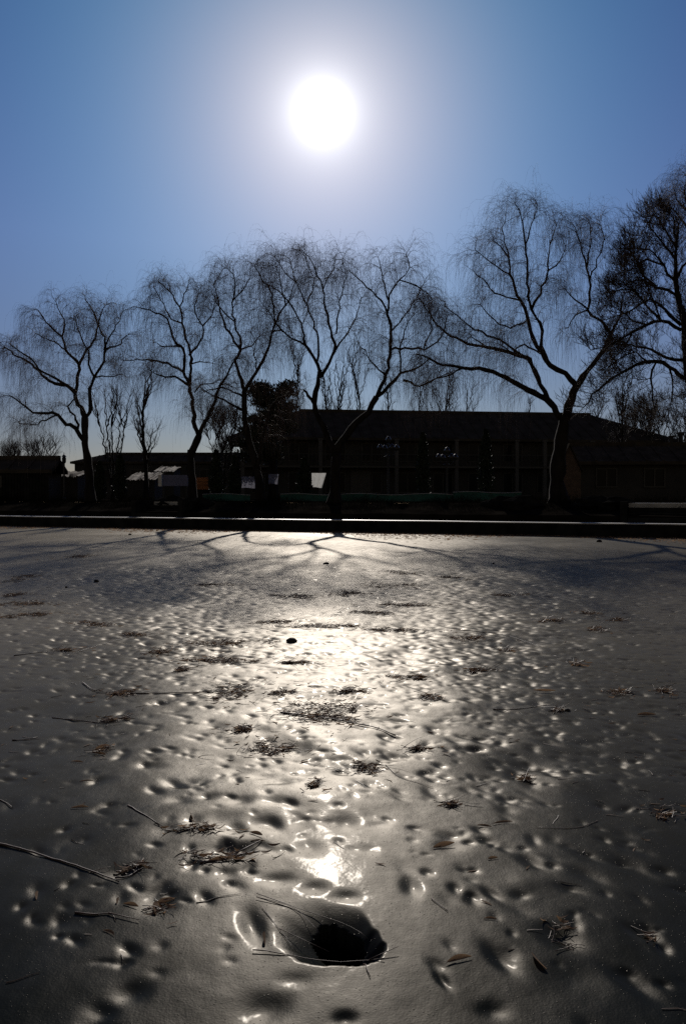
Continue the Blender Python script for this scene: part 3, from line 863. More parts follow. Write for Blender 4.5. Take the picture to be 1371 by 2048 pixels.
def small_tree(name, label, cat, D, cx, top, bot, wd, n, style='upright', dens=1.0, r0=4.0, group=None, sc_=0.8, tw=1.4, seed=1, stems=1):
    rs = random.Random(seed)
    limbs = []
    h = bot - top
    if stems == 1:
        trunk = [(cx, bot), (cx + rs.uniform(-.02, .02) * h, bot - .3 * h), (cx + rs.uniform(-.04, .04) * h, bot - .6 * h), (cx + rs.uniform(-.05, .05) * h, top + .06 * h)]
        limbs.append((trunk, r0, .9, 0))
        for i in range(n):
            t = rs.uniform(.22, .85)
            y0 = bot - t * h
            x0 = np.interp(y0, [p_[1] for p_ in trunk][::-1], [p_[0] for p_ in trunk][::-1])
            sgn = 1 if i % 2 else -1
            dx_ = sgn * wd * rs.uniform(.3, .9) * (1.1 - .5 * t)
            dy_ = h * rs.uniform(.15, .3)
            limbs.append(([(x0, y0), (x0 + dx_ * .45, y0 - dy_ * .45), (x0 + dx_ * .8, y0 - dy_)], r0 * .35, .5, rs.uniform(-.8, .8)))
    else:
        limbs.append(([(cx, bot), (cx, bot - .08 * h)], r0, r0 * .6, 0))
        for i in range(stems):
            e = (i + .5) / stems * 2 - 1
            x1 = cx + e * wd
            pl = [(cx, bot - .06 * h), (cx + e * wd * .35, bot - .35 * h), (cx + e * wd * .7 + rs.uniform(-3, 3), bot - .65 * h), (x1, top + h * (.05 + .3 * abs(e) * rs.random()))]
            limbs.append((pl, r0 * .5, .6, rs.uniform(-.4, .4)))
            for k in range(n):
                t = rs.uniform(.3, .85); q_ = pl[1] if t < .5 else pl[2]
                a = rs.choice([-1, 1]) * wd * rs.uniform(.15, .4)
                limbs.append(([q_, (q_[0] + a * .5, q_[1] - h * .1), (q_[0] + a, q_[1] - h * rs.uniform(.15, .28))], r0 * .25, .5, rs.uniform(-.7, .7)))
    return make_tree(name, label, cat, D, limbs, style, dens, sc_, 'fartwig', group, tw=tw)
TG = 'bare trees beyond the bank'
small_tree('bare_tree', 'thin many-stemmed bare tree between the two leftmost willows', 'tree', 44, 226, 775, 1002, 42, 3, dens=.45, tw=1.0, r0=5, group=TG, seed=3, stems=5)
small_tree('bare_tree', 'slim upright bare tree just left of the stubbed willow', 'tree', 41, 294, 745, 1002, 36, 14, dens=.6, tw=1.0, r0=5.5, group=TG, seed=4)
small_tree('bare_tree', 'bare tree rising behind the roof left of the wide V of the forked willow', 'tree', 84, 588, 690, 985, 34, 12, dens=.42, r0=3, group=TG, seed=5, sc_=1.4, tw=1.5)
small_tree('bare_tree', 'short bare tree behind the roof, inside the left of the willow V', 'tree', 84, 647, 735, 985, 26, 12, dens=.42, r0=3.2, group=TG, seed=6, sc_=1.4, tw=1.5)
small_tree('bare_tree', 'bare tree behind the roof, in the centre of the willow V', 'tree', 83, 683, 715, 985, 36, 16, dens=.42, r0=3.6, group=TG, seed=7, sc_=1.5, tw=1.5)
small_tree('bare_tree', 'tall leaning bare tree behind the roof, right within the willow V', 'tree', 85, 708, 690, 985, 34, 12, dens=.42, r0=3.2, group=TG, seed=8, sc_=1.5, tw=1.5)
small_tree('bare_tree', 'bare tree above the roof just right of the forked willow', 'tree', 86, 780, 745, 985, 30, 12, dens=.42, r0=3, group=TG, seed=9, sc_=1.4, tw=1.5)
small_tree('bare_tree', 'faint thin bare tree above the long roof, left of the last roof tree', 'tree', 90, 838, 760, 985, 30, 12, dens=.42, r0=3, group=TG, seed=10, sc_=1.4, tw=1.5)
small_tree('bare_tree', 'bushy bare tree above the long roof, below the tallest willow outermost limb tips', 'tree', 86, 888, 735, 985, 42, 18, dens=.42, r0=3.4, group=TG, seed=11, sc_=1.6, tw=1.5)
small_tree('bare_tree', 'dark bare tree over the hipped right end of the long roof', 'tree', 52, 1240, 765, 998, 40, 18, dens=.6, r0=4.5, group=TG, seed=12, sc_=1.0, tw=1.2)
small_tree('bare_tree', 'low tangled bare tree behind the right low roof, by the chimney posts', 'tree', 62, 1300, 815, 998, 44, 4, dens=.7, r0=4, group=TG, seed=13, sc_=1.2, tw=1.6, stems=5)
small_tree('bare_tree', 'low tangled bare tree behind the right low roof at the right edge', 'tree', 60, 1362, 810, 998, 40, 4, dens=.7, r0=4, group=TG, seed=14, sc_=1.2, tw=1.6, stems=4)
small_tree('bare_tree', 'thin sapling leaning over the roof below the long willow limb', 'tree', 70, 1056, 795, 990, 16, 5, dens=.4, r0=2, group=TG, seed=15, sc_=.9, tw=1.2)
small_tree('bare_tree', 'fine bare tree over the long roof, right of the tallest willow trunk', 'tree', 74, 1192, 800, 990, 34, 14, dens=.6, r0=3, group=TG, seed=21, sc_=1.3, tw=1.4)
small_tree('bare_tree', 'many-stemmed bare tree between the dark roof end tree and the chimney posts', 'tree', 66, 1276, 790, 998, 44, 4, dens=.7, r0=3.6, group=TG, seed=22, sc_=1.2, tw=1.4, stems=6)
small_tree('bare_tree', 'pale fine bare tree behind the roof, below the left limbs of the tallest willow', 'tree', 92, 925, 768, 985, 34, 14, dens=.6, r0=2.6, group=TG, seed=23, sc_=1.5, tw=1.4)
small_tree('bare_bush', 'round twiggy bush on the skyline left of the lamp post', 'bush', 62, 82, 882, 998, 34, 4, dens=.9, r0=3, group='twiggy bushes on the skyline', seed=16, sc_=1.2, tw=1.3, stems=6)
small_tree('bare_bush', 'twiggy bush over the shed roof at the left edge', 'bush', 62, 22, 893, 998, 24, 4, dens=.9, r0=3, group='twiggy bushes on the skyline', seed=17, sc_=1.1, tw=1.3, stems=5)
small_tree('bare_bush', 'tall twiggy bush between the stubbed willow and the evergreen', 'bush', 48, 445, 815, 1000, 40, 5, dens=.8, r0=3, group='twiggy bushes on the skyline', seed=18, sc_=1.0, tw=1.2, stems=7)

# evergreens: leaf-sized needle tufts through the whole crown
def evergreen(name, label, D, cx, top, bot, hw, n, shape='column', group=None, tuft=0.11):
    base = P(cx, bot, D); base[2] = 0.93
    tp = P(cx, top, D); H = tp[2] - base[2]; Wd = hw * D / F
    root = empty(name, base, label, 'evergreen', group)
    mb = MB(); mb.tube([(0, 0, 0), (0.02, 0, H * .45), (0, 0.02, H * .93)], [Wd * .16 + .03, Wd * .1 + .02, .015], 7)
    bk = Bulk()
    if shape == 'column':
        t = rng.random(n) ** .9
        prof = np.interp(t, [0, .08, .3, .6, .85, 1], [.55, .85, 1, .8, .42, .05])
        a = rng.random(n) * 2 * math.pi; rr = np.sqrt(rng.random(n)) * 0.98
        lump = 1 + .16 * np.sin(a * 3 + t * 9) + .10 * np.sin(a * 5 - t * 17 + 1)
        c = np.stack([np.cos(a) * rr * prof * Wd * lump, np.sin(a) * rr * prof * Wd * lump, .05 * H + t * H * .95], 1)
        mb.build('trunk', M['bark'], root)
    else:
        # open layered pine: tiers of limbs with clumps of needles at their ends
        cl = []; k = 46
        for i in range(k):
            t = .32 + .66 * (i + random.random()) / k
            wdt = Wd * (1.15 - .55 * (t - .32) / .68) * (0.35 + .65 * random.random())
            a = random.random() * 6.28
            e = np.array([math.cos(a) * wdt, math.sin(a) * wdt, t * H + wdt * .18])
            s_ = np.array([0, 0, t * H])
            mb.tube([s_, (s_ + e) / 2 + np.array([0, 0, .02]), e], [.035, .025, .012], 5)
            for q_ in (.5, .7, .85, 1.0):
                cl.append(s_ + (e - s_) * q_)
        mb.build('trunk', M['bark'], root)
        cl = np.array(cl)
        idx = rng.integers(0, len(cl), n)
        c = cl[idx] + rng.normal(size=(n, 3)) * np.array([.12, .12, .07]) * Wd
    d = rng.normal(size=(n, 3)); d[:, 2] = np.abs(d[:, 2]) + .6; d /= np.linalg.norm(d, axis=1, keepdims=True)
    s_ = np.cross(d, rng.normal(size=(n, 3))); s_ /= np.linalg.norm(s_, axis=1, keepdims=True)
    L = tuft * (.6 + .8 * rng.random(n))[:, None]; w_ = L * .22
    bk.quads(np.stack([c - s_ * w_ * .3, c + d * L * .5 - s_ * w_, c + d * L, c + d * L * .5 + s_ * w_], 1))
    bk.build('crown', M['needle'], root)
    return root
EG = 'dark columnar evergreens on the bank'
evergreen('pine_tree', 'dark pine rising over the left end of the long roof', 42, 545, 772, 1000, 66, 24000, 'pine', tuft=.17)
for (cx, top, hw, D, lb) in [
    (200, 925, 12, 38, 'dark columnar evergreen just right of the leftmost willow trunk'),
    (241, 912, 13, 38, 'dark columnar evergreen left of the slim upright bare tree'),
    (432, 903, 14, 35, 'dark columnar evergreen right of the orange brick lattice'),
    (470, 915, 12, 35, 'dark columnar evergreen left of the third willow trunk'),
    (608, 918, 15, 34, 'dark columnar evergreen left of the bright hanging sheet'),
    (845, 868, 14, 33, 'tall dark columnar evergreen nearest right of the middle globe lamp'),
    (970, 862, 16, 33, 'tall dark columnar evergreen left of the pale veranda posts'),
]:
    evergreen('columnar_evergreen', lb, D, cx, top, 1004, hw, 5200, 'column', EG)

# ---------------------------------------------------------------- buildings
def loc_frame(px, D, z, rz):
    o = P(px, 1000, D); return np.array([o[0], o[1], z]), rz
def house(name, label, origin, rz, Lx, Ly, zw, zr, roofm, wallm, wins=(), hip=0.0, over=.5, thick=.18, cat='building'):
    """origin = front-left corner, x along the front, y away from the pond"""
    root = empty(name, origin, label, cat, None, rz)
    mb = MB()
    mb.box((Lx / 2, Ly / 2, zw / 2), (Lx, Ly, zw))
    if not hip:
        mb.add([(0, 0, zw), (0, Ly, zw), (0, Ly / 2, zr - .1), (Lx, 0, zw), (Lx, Ly, zw), (Lx, Ly / 2, zr - .1)], [(0, 1, 2), (3, 5, 4), (0, 2, 5, 3), (1, 4, 5, 2)])
    mb.build('wall', wallm, root)
    o_ = over; a = (-o_, -o_, zw - .02); b_ = (Lx + o_, -o_, zw - .02); c = (Lx + o_, Ly + o_, zw - .02); d = (-o_, Ly + o_, zw - .02)
    e = (hip - (0 if hip else o_), Ly / 2, zr); f_ = (Lx - hip + (0 if hip else o_), Ly / 2, zr)
    up = [a, b_, c, d, e, f_]; dn = [(x, y, z - thick) for x, y, z in up]
    mb = MB(); mb.add(up + dn, [(0, 1, 5, 4), (2, 3, 4, 5), (1, 2, 5), (3, 0, 4), (6, 10, 11, 7), (8, 11, 10, 9), (7, 11, 8), (9, 10, 6),
                                (0, 6, 7, 1), (1, 7, 8, 2), (2, 8, 9, 3), (3, 9, 6, 0)])
    # tile courses as low raised battens on the front slope
    k = int(Lx / .9)
    sl = math.atan2(zr - zw, Ly / 2 + o_); ln = math.hypot(zr - zw, Ly / 2 + o_)
    for i in range(1, k):
        x = Lx * i / k
        fr = 1.0
        if hip:
            fr = min(1.0, (x + o_) / (hip + o_), (Lx + o_ - x) / (hip + o_))
        mb.box((x, -o_ + math.cos(sl) * ln * fr / 2, zw + math.sin(sl) * ln * fr / 2 + .012), (.10, ln * fr * .97, .06), rx=sl)
    rf = mb.build('roof', roofm, root)
    mb = MB(); mb.box(((e[0] + f_[0]) / 2, Ly / 2, zr + .05), (f_[0] - e[0], .22, .2)); mb.build('ridge_cap', roofm, rf)
    for (x, z, ww, hh) in wins:
        fm = MB(); t = .07
        fm.box((x, -.03, z + hh / 2), (ww + t, .08, t)); fm.box((x, -.03, z - hh / 2), (ww + t, .08, t))
        for sx in (-1, 0, 1): fm.box((x + sx * ww / 2, -.028, z), (t, .076, hh - t))
        gl = MB(); gl.box((x, -.012, z), (ww - .02, .03, hh - .02))
        wo = gl.build('window', M['glass'], root); fm.build('frame', M['frame'], wo)
    return root
# long two storey hall
fl = P(480, 1000, 58.0)
rzH = R(7)
HL = 33.5
wins = []
k = 12
for i in range(k):
    x = 1.6 + i * (HL - 3.2) / (k - 1)
    wins.append((x, 3.55, 1.5, 1.35)); wins.append((x, 1.25, 1.5, 1.5))
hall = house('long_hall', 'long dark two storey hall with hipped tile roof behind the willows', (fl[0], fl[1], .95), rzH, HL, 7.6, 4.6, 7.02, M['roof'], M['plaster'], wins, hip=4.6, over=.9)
mb = MB(); mb.box((HL / 2, -.55, 2.42), (HL, 1.05, .14)); mb.build('balcony_slab', M['frame'], hall)
for i, x in enumerate([.2, 5.9, 11.6, 16.2, 20.9, 23.1, 26.9, 32.9]):
    mb = MB(); mb.box((x, -.92, 2.2), (.26, .26, 4.4)); mb.box((x, -.92, 4.45), (.36, .36, .12)); mb.box((x, -.92, .1), (.36, .36, .2))
    mb.build('column', M['plaster2'], hall)
mb = MB()
mb.box((HL / 2, -1.02, 3.35), (HL - .4, .05, .06))
for i in range(100): mb.box((.3 + i * (HL - .6) / 99, -1.02, 2.92), (.03, .03, .8))
mb.build('balcony_railing', M['iron'], hall)
mb = MB(); mb.box((9.0, -.05, 1.1), (1.5, .1, 2.2)); dr = mb.build('door', M['frame'], hall)
mb = MB(); mb.box((9.5, -.13, 1.05), (.05, .06, .2)); mb.build('handle', M['iron'], dr)
# low right building
ro = P(1152, 1000, 43.0)
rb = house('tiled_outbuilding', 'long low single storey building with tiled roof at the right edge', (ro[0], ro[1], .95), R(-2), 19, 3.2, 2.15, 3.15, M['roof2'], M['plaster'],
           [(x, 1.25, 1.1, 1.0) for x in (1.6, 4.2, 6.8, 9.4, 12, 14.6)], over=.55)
for px, h in ((1312, .62), (1330, .82), (1343, .62)):
    c = P(px, 900, 46.3); c = c - ro
    mb = MB(); mb.lathe((c[0], 1.6, 3.05), [(.13, 0), (.13, h * .8), (.17, h * .82), (.17, h), (.10, h * 1.02)], 10); mb.build('chimney', M['plaster'], rb)
# gabled hut beside tall willow
go = P(1137, 1000, 39.0); go[0] -= .58
gb = empty('gabled_hut', (go[0], go[1], .95), 'small hut with a steep brown gable behind the trunk of the tallest willow', 'hut')
mb = MB(); Wd = 1.16; Dp = 1.1; hm = Wd / 2
mb.add([(0, 0, 0), (Wd, 0, 0), (Wd, 0, 1.55), (hm, 0, 2.75), (0, 0, 1.55), (0, Dp, 0), (Wd, Dp, 0), (Wd, Dp, 1.55), (hm, Dp, 2.75), (0, Dp, 1.55)],
       [(0, 1, 2, 3, 4), (5, 9, 8, 7, 6), (0, 5, 6, 1), (1, 6, 7, 2), (0, 4, 9, 5)])
mb.build('wall', M['brick'], gb)
mb = MB()
for sg in (-1, 1):
    e0 = hm + sg * (hm + .06); e1 = hm + sg * (hm + .10)
    mb.add([(hm, -.12, 2.78), (e0, -.12, 1.45), (e0, Dp + .1, 1.45), (hm, Dp + .1, 2.78), (hm, -.12, 2.88), (e1, -.12, 1.47), (e1, Dp + .1, 1.47), (hm, Dp + .1, 2.88)],
           [(0, 1, 2, 3), (4, 7, 6, 5), (0, 4, 5, 1), (3, 2, 6, 7), (1, 5, 6, 2)])
mb.build('roof', M['roof'], gb)
mb = MB(); mb.box((.58, -.03, .75), (.62, .06, 1.4)); mb.build('door', M['brick'], gb)
# left far block
lo = P(150, 1000, 68)
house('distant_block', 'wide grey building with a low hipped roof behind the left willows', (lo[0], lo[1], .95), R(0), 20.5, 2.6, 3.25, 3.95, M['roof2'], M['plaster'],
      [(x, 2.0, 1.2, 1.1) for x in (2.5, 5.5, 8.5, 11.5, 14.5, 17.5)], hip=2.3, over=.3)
# left shed
so = P(-60, 1000, 38)
sh = house('plank_shed', 'dark plank shed with a flat tiled roof at the left edge of the bank', (so[0], so[1], .95), R(0), 3.85, 1.7, 1.55, 2.1, M['roof'], M['plaster'], [(1.2, .95, .7, .5)], over=.25)
mb = MB()
for i in range(26): mb.box((.06 + i * .148, -.045, .78), (.12, .03, 1.5))
mb.build('planking', M['wall'], sh)
# tin roofed sheds
for (px0, px1, yt, yb_, D, lb) in [(108, 158, 944, 953, 40, 'low shed with a patched tin roof just right of the lamp post'),
                                  (252, 312, 946, 960, 42, 'low shed with a crumpled tin roof behind the slim upright bare tree'),
                                  (308, 350, 934, 943, 50, 'small shed with a pale tin roof above the blue board')]:
    a = P(px0, yb_, D); b_ = P(px1, yb_, D); tp = P(px0, yt, D + 2.2)
    root = empty('tin_shed', (a[0], a[1], .95), lb, 'shed', 'tin roofed sheds on the left')
    Lx = b_[0] - a[0]; zf = a[2] - .95; zb = tp[2] - .95
    mb = MB(); mb.add([(0.1, .1, 0), (Lx - .1, .1, 0), (Lx - .1, 2.1, 0), (.1, 2.1, 0), (.1, .1, zf - .03), (Lx - .1, .1, zf - .03), (Lx - .1, 2.1, zb - .03), (.1, 2.1, zb - .03)],
                      [(0, 3, 2, 1), (0, 1, 5, 4), (1, 2, 6, 5), (2, 3, 7, 6), (3, 0, 4, 7)])
    mb.build('wall', M['plaster'], root)
    nx = 26; v = []; 
    for j, (y_, z_) in enumerate([(-.1, zf), (1.0, (zf + zb) / 2 + .02), (2.25, zb)]):
        for i in range(nx):
            v.append((Lx * i / (nx - 1), y_ + .06 * rng.normal(), z_ + .03 * (i % 2) + .04 * rng.normal()))
    n_ = len(v); v2 = v + [(x, y, z - .03) for x, y, z in v]
    f_ = []
    for j in range(2):
        for i in range(nx - 1):
            q_ = j * nx + i; f_.append((q_, q_ + 1, q_ + nx + 1, q_ + nx)); f_.append((q_ + n_, q_ + n_ + nx, q_ + n_ + nx + 1, q_ + n_ + 1))
    for i in range(nx - 1): f_.append((i, i + n_, i + n_ + 1, i + 1))
    mb = MB(); mb.add(v2, f_); mb.build('roof', M['metal'], root)
# blue board on posts
bo = P(322, 972, 37.5); b1 = P(376, 950, 37.5)
root = empty('blue_board', (bo[0], bo[1], .95), 'blue grey board with a pale end panel on posts left of the stubbed willow', 'board')
wd = b1[0] - bo[0]; z0 = bo[2] - .95; z1 = b1[2] - .95
mb = MB(); mb.box((wd / 2 + .06, 0, (z0 + z1) / 2), (wd - .12, .1, z1 - z0)); mb.build('panel', M['blue'], root)
mb = MB(); mb.box((-.02, -.03, (z0 + z1) / 2), (.16, .22, z1 - z0 + .04)); mb.build('end_panel', M['cloth'], root)
for x in (.1, wd - .1):
    mb = MB(); mb.box((x, .1, z0 / 2), (.07, .07, z0 + .1)); mb.build('post', M['iron'], root)
# orange lattice
bo = P(390, 979, 36); b1 = P(418, 955, 36)
root = empty('brick_lattice', (bo[0], bo[1], .95), 'pierced screen of orange bricks beside the stubbed willow trunk', 'brick screen')
wd = b1[0] - bo[0]; z0 = bo[2] - .95; z1 = b1[2] - .95
mb = MB()
for i in range(9):
    z = z0 + (z1 - z0) * (i + .5) / 9
    for kx in range(7):
        x = wd * (kx + .5 + .5 * (i % 2)) / 7.5
        mb.box((x, 0, z), (wd / 7.5 * .74, .12, (z1 - z0) / 9 * .72))
mb.build('brickwork', M['orange'], root)
mb = MB(); mb.box((wd / 2, .09, (z0 + z1) / 2), (wd * .98, .03, z1 - z0 - .01)); mb.build('backing', M['brick'], root)
mb = MB(); mb.box((wd / 2, .02, z0 / 2), (wd + .08, .2, z0)); mb.build('footing', M['wall'], root)
# hanging sheets
def sheet(px0, px1, yt, yb_, D, lb, m, sk=0):
    a = P(px0, yt, D); b_ = P(px1, yt, D); c = P(px0, yb_, D)
    root = empty('hanging_sheet', (a[0], a[1], a[2]), lb, 'sheet', 'sheets hung out to dry')
    wd = b_[0] - a[0]; h = a[2] - c[2]; n_ = 14; m_ = 8; v = []
    for j in range(m_):
        t = j / (m_ - 1)
        for i in range(n_):
            s = i / (n_ - 1)
            v.append((s * wd * (1 - sk * t) + .0, .035 * math.sin(s * 16 + t) * (.3 + t), -h * t + .02 * math.sin(s * 5) * t))
    f_ = [(j * n_ + i, j * n_ + i + 1, (j + 1) * n_ + i + 1, (j + 1) * n_ + i) for j in range(m_ - 1) for i in range(n_ - 1)]
    mb = MB(); mb.add(v, f_); mb.build('cloth', m, root, smooth=True)
    mb = MB(); mb.tube([(-.5, 0, .05), (wd / 2, 0, .0), (wd + .5, 0, .05)], [.006] * 3, 5); mb.build('washing_line', M['iron'], root)
    for x_ in (-.5, wd + .5):
        mb = MB(); mb.tube([(x_, 0, -a[2] + .94), (x_, 0, .1)], [.025, .02], 6); mb.build('pole', M['iron'], root)
sheet(623, 652, 946, 975, 36, 'bright white sheet hanging right of a dark evergreen, left of the forked willow trunk', M['sheet'], .3)
sheet(537, 557, 948, 968, 40, 'dim grey sheet hanging just right of the third willow trunk', M['sheet2'], .1)
sheet(483, 510, 953, 976, 40, 'dim wide bluish sheet hanging just left of the third willow trunk', M['sheet2'], 0)

# ---------------------------------------------------------------- fences, lamps, steps, rocks
def fence(pts, zb, h, lb, name='net_fence'):
    root = empty(name, (pts[0][0], pts[0][1], zb), lb, 'fence', 'low green net fences')
    a = np.array(pts) - np.array([pts[0][0], pts[0][1]])
    L = resample(np.c_[a, np.zeros(len(a))], .35)
    v = []; n_ = len(L)
    for z in (.04, h * .5, h):
        for i, q_ in enumerate(L): v.append((q_[0], q_[1] + .015 * math.sin(i * 1.7 + z * 5), z + (.03 * math.sin(i * .9) if z == h else 0)))
    f_ = [(j * n_ + i, j * n_ + i + 1, (j + 1) * n_ + i + 1, (j + 1) * n_ + i) for j in range(2) for i in range(n_ - 1)]
    mb = MB(); mb.add(v, f_); mb.build('net', M['green'], root)
    mb = MB(); mb.tube([(q_[0], q_[1], h + .02 + .03 * math.sin(i * .9)) for i, q_ in enumerate(L)], [.014] * n_, 5); mb.build('top_rail', M['rail'], root)
    for i in range(0, n_, 5):
        mb = MB(); mb.tube([(L[i][0], L[i][1] + .03, -.02), (L[i][0], L[i][1] + .03, h + .06)], [.02, .02], 6); mb.build('post', M['iron'], root)
def gx(px, D): return (P(px, 1000, D)[0], D)
fence([gx(560, 31.2), gx(700, 30.6), gx(820, 30.0), gx(905, 30.4)], .95, .30, 'low turquoise net fence with a pale rail, behind the forked willow')
fence([gx(905, 31.5), gx(960, 31.2), gx(1042, 30.6)], .95, .38, 'low turquoise net fence left of the tallest willow trunk')
fence([gx(405, 33), gx(450, 32.7), gx(500, 32.5)], .95, .30, 'short low turquoise net fence between the second and third willows')

def globe_lamp(px, D, ytop, lb):
    b_ = P(px, 1000, D); H = P(px, ytop, D)[2] - .95
    root = empty('globe_lamp', (b_[0], b_[1], .95), lb, 'street lamp', 'five globe lamps on the bank')
    mb = MB(); mb.lathe((0, 0, 0), [(.13, 0), (.13, .12), (.08, .16), (.05, .3), (.04, H * .6), (.035, H * .82), (.05, H * .84), (.02, H * .88)], 10); mb.build('post', M['iron'], root, True)
    for k_ in range(5):
        if k_ < 4:
            a = k_ * math.pi / 2 + .35; ex, ey, ez = .38 * math.cos(a), .38 * math.sin(a), H * .80
            mb = MB(); mb.tube([(0, 0, H * .70), (ex * .5, ey * .5, H * .66), (ex, ey, ez - .1)], [.018, .016, .014], 6); mb.build('arm', M['iron'], root)
        else: ex = ey = 0; ez = H * .92
        mb = MB(); mb.lathe((ex, ey, ez - .02), [(.05 + .0 * i + .075 * math.sin(math.pi * (i + .4) / 8.8), -.09 + .19 * i / 8) for i in range(9)], 14); gl = mb.build('globe', M['globe'], root, True)
        mb = MB(); mb.lathe((ex, ey, ez + .085), [(.09, 0), (.06, .03), (.015, .06)], 10); mb.build('cap', M['iron'], gl)
globe_lamp(776, 33.0, 868, 'five globe lamp in front of the long hall, right of the forked willow')
globe_lamp(893, 32.0, 892, 'shorter five globe lamp between the two tall columnar evergreens')
b_ = P(129, 1000, 36)
root = empty('lamp_post', (b_[0], b_[1], .95), 'slim dark lamp post with a small lantern on the skyline right of the shed', 'lamp post')
mb = MB(); mb.lathe((0, 0, 0), [(.09, 0), (.09, .15), (.05, .2), (.04, 1.75)], 8); mb.build('post', M['iron'], root)
mb = MB(); mb.lathe((0, 0, 1.75), [(.05, 0), (.09, .05), (.10, .25), (.06, .3)], 8); ln = mb.build('lantern', M['glass'], root)
mb = MB(); mb.lathe((0, 0, 2.05), [(.12, 0), (.06, .08), (.015, .12), (.015, .2)], 8); mb.build('cap', M['iron'], ln)

def steps(px0, px1, lb):
    D = (float(shore(0)) + .92) / (1 + .39 * ((px0 + px1) / 2 - 685) / F)
    a = P(px0, 1000, D); b_ = P(px1, 1000, D); wd = (b_[0] - a[0]) / math.cos(math.atan(.39))
    root = empty('stone_steps', (a[0], float(shore(a[0])) + .92, .405), lb, 'steps', 'stone steps up the bank', -math.atan(.39))
    for i in range(4):
        mb = MB(); mb.box((wd / 2, .08 + i * .38, .07 + i * .145), (wd, .46, .14))
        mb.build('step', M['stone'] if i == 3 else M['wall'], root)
    for x in (-.12, wd + .12):
        mb = MB(); mb.box((x, .7, .32), (.2, 1.75, .62)); mb.build('side_wall', M['wall'], root)
steps(272, 362, 'dark stone steps up the bank left of the stubbed willow')
steps(1265, 1420, 'wide dark stone steps up the bank at the right edge')

def rock(c, s, seed, rough=.16):
    rs = np.random.default_rng(seed)
    n1, n2 = 9, 14; v = []; f_ = []
    off = rs.normal(size=(n1, n2)) * rough; off = (off + np.roll(off, 1, 1) + np.roll(off, -1, 1)) / 1.9
    for i in range(n1):
        th = math.pi * i / (n1 - 1)
        for j in range(n2):
            ph = 2 * math.pi * j / n2
            r = 1 + (off[i, j] if 0 < i < n1 - 1 else off[i, 0])
            v.append((s[0] * r * math.sin(th) * math.cos(ph), s[1] * r * math.sin(th) * math.sin(ph), s[2] * r * math.cos(th)))
    for i in range(n1 - 1):
        for j in range(n2):
            a = i * n2 + j; b2 = i * n2 + (j + 1) % n2; f_.append((a, a + n2, b2 + n2, b2))
    mb = MB(); mb.add(v, f_)
    o = mb.build('rock', M['rock'])
    o.location = [float(q_) for q_ in c]
    return o
RG = 'rockery stones along the bank'
rocks = [(345, .62, .34, 'low rock at the foot of the steps by the stubbed willow'), (372, .5, .26, 'rock against the left of the stubbed willow trunk base'), (405, .55, .24, 'rock against the right of the stubbed willow trunk base'),
         (1005, .7, .3, 'rock mound left of the tallest willow trunk'), (1045, .65, .3, 'rock close against the left of the tallest willow trunk'),
         (1185, .75, .32, 'large rock right of the tallest willow trunk'), (1228, .6, .3, 'rock left of the wide steps at the right')]
for i, (px, s_, h, lb) in enumerate(rocks):
    D = 28.4 / (1 + .39 * (px - 685) / F) + random.uniform(-.2, .3)
    c = P(px, 1000, D); c[2] = .80 + h * .25
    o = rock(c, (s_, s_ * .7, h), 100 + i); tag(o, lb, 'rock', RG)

# low shrubs and grass on the bank: uncountable ground cover
bk = Bulk(); n = 30000
xx = rng.uniform(-24, 20, n); yy = shore(xx) + 1.6 + rng.random(n) ** 1.3 * 5
hgt = .04 + .16 * rng.random(n) ** 2 * (1 + np.sin(xx * 1.9) * .8)
st = np.stack([xx, yy, np.full(n, .0)], 1); off_ = yy - shore(xx)
st[:, 2] = np.interp(off_, [1.36, 1.75, 2.3, 2.9, 8], [.60, .70, .82, .93, .93])
d = rng.normal(size=(n, 3)) * .5; d[:, 2] = 1
bk.add(grow(st, d, hgt * 1.6, 3, .08, .2), np.linspace(.006, .002, 4)[None] * np.ones((n, 1)))
o = bk.build('bank_grass', mat('dry_bank_grass', (0.010, 0.009, 0.006), .95, .4, 2, spec=0.0)); tag(o, 'dry grass and stalks growing over the dark bank under the willows', 'grass', kind='stuff')

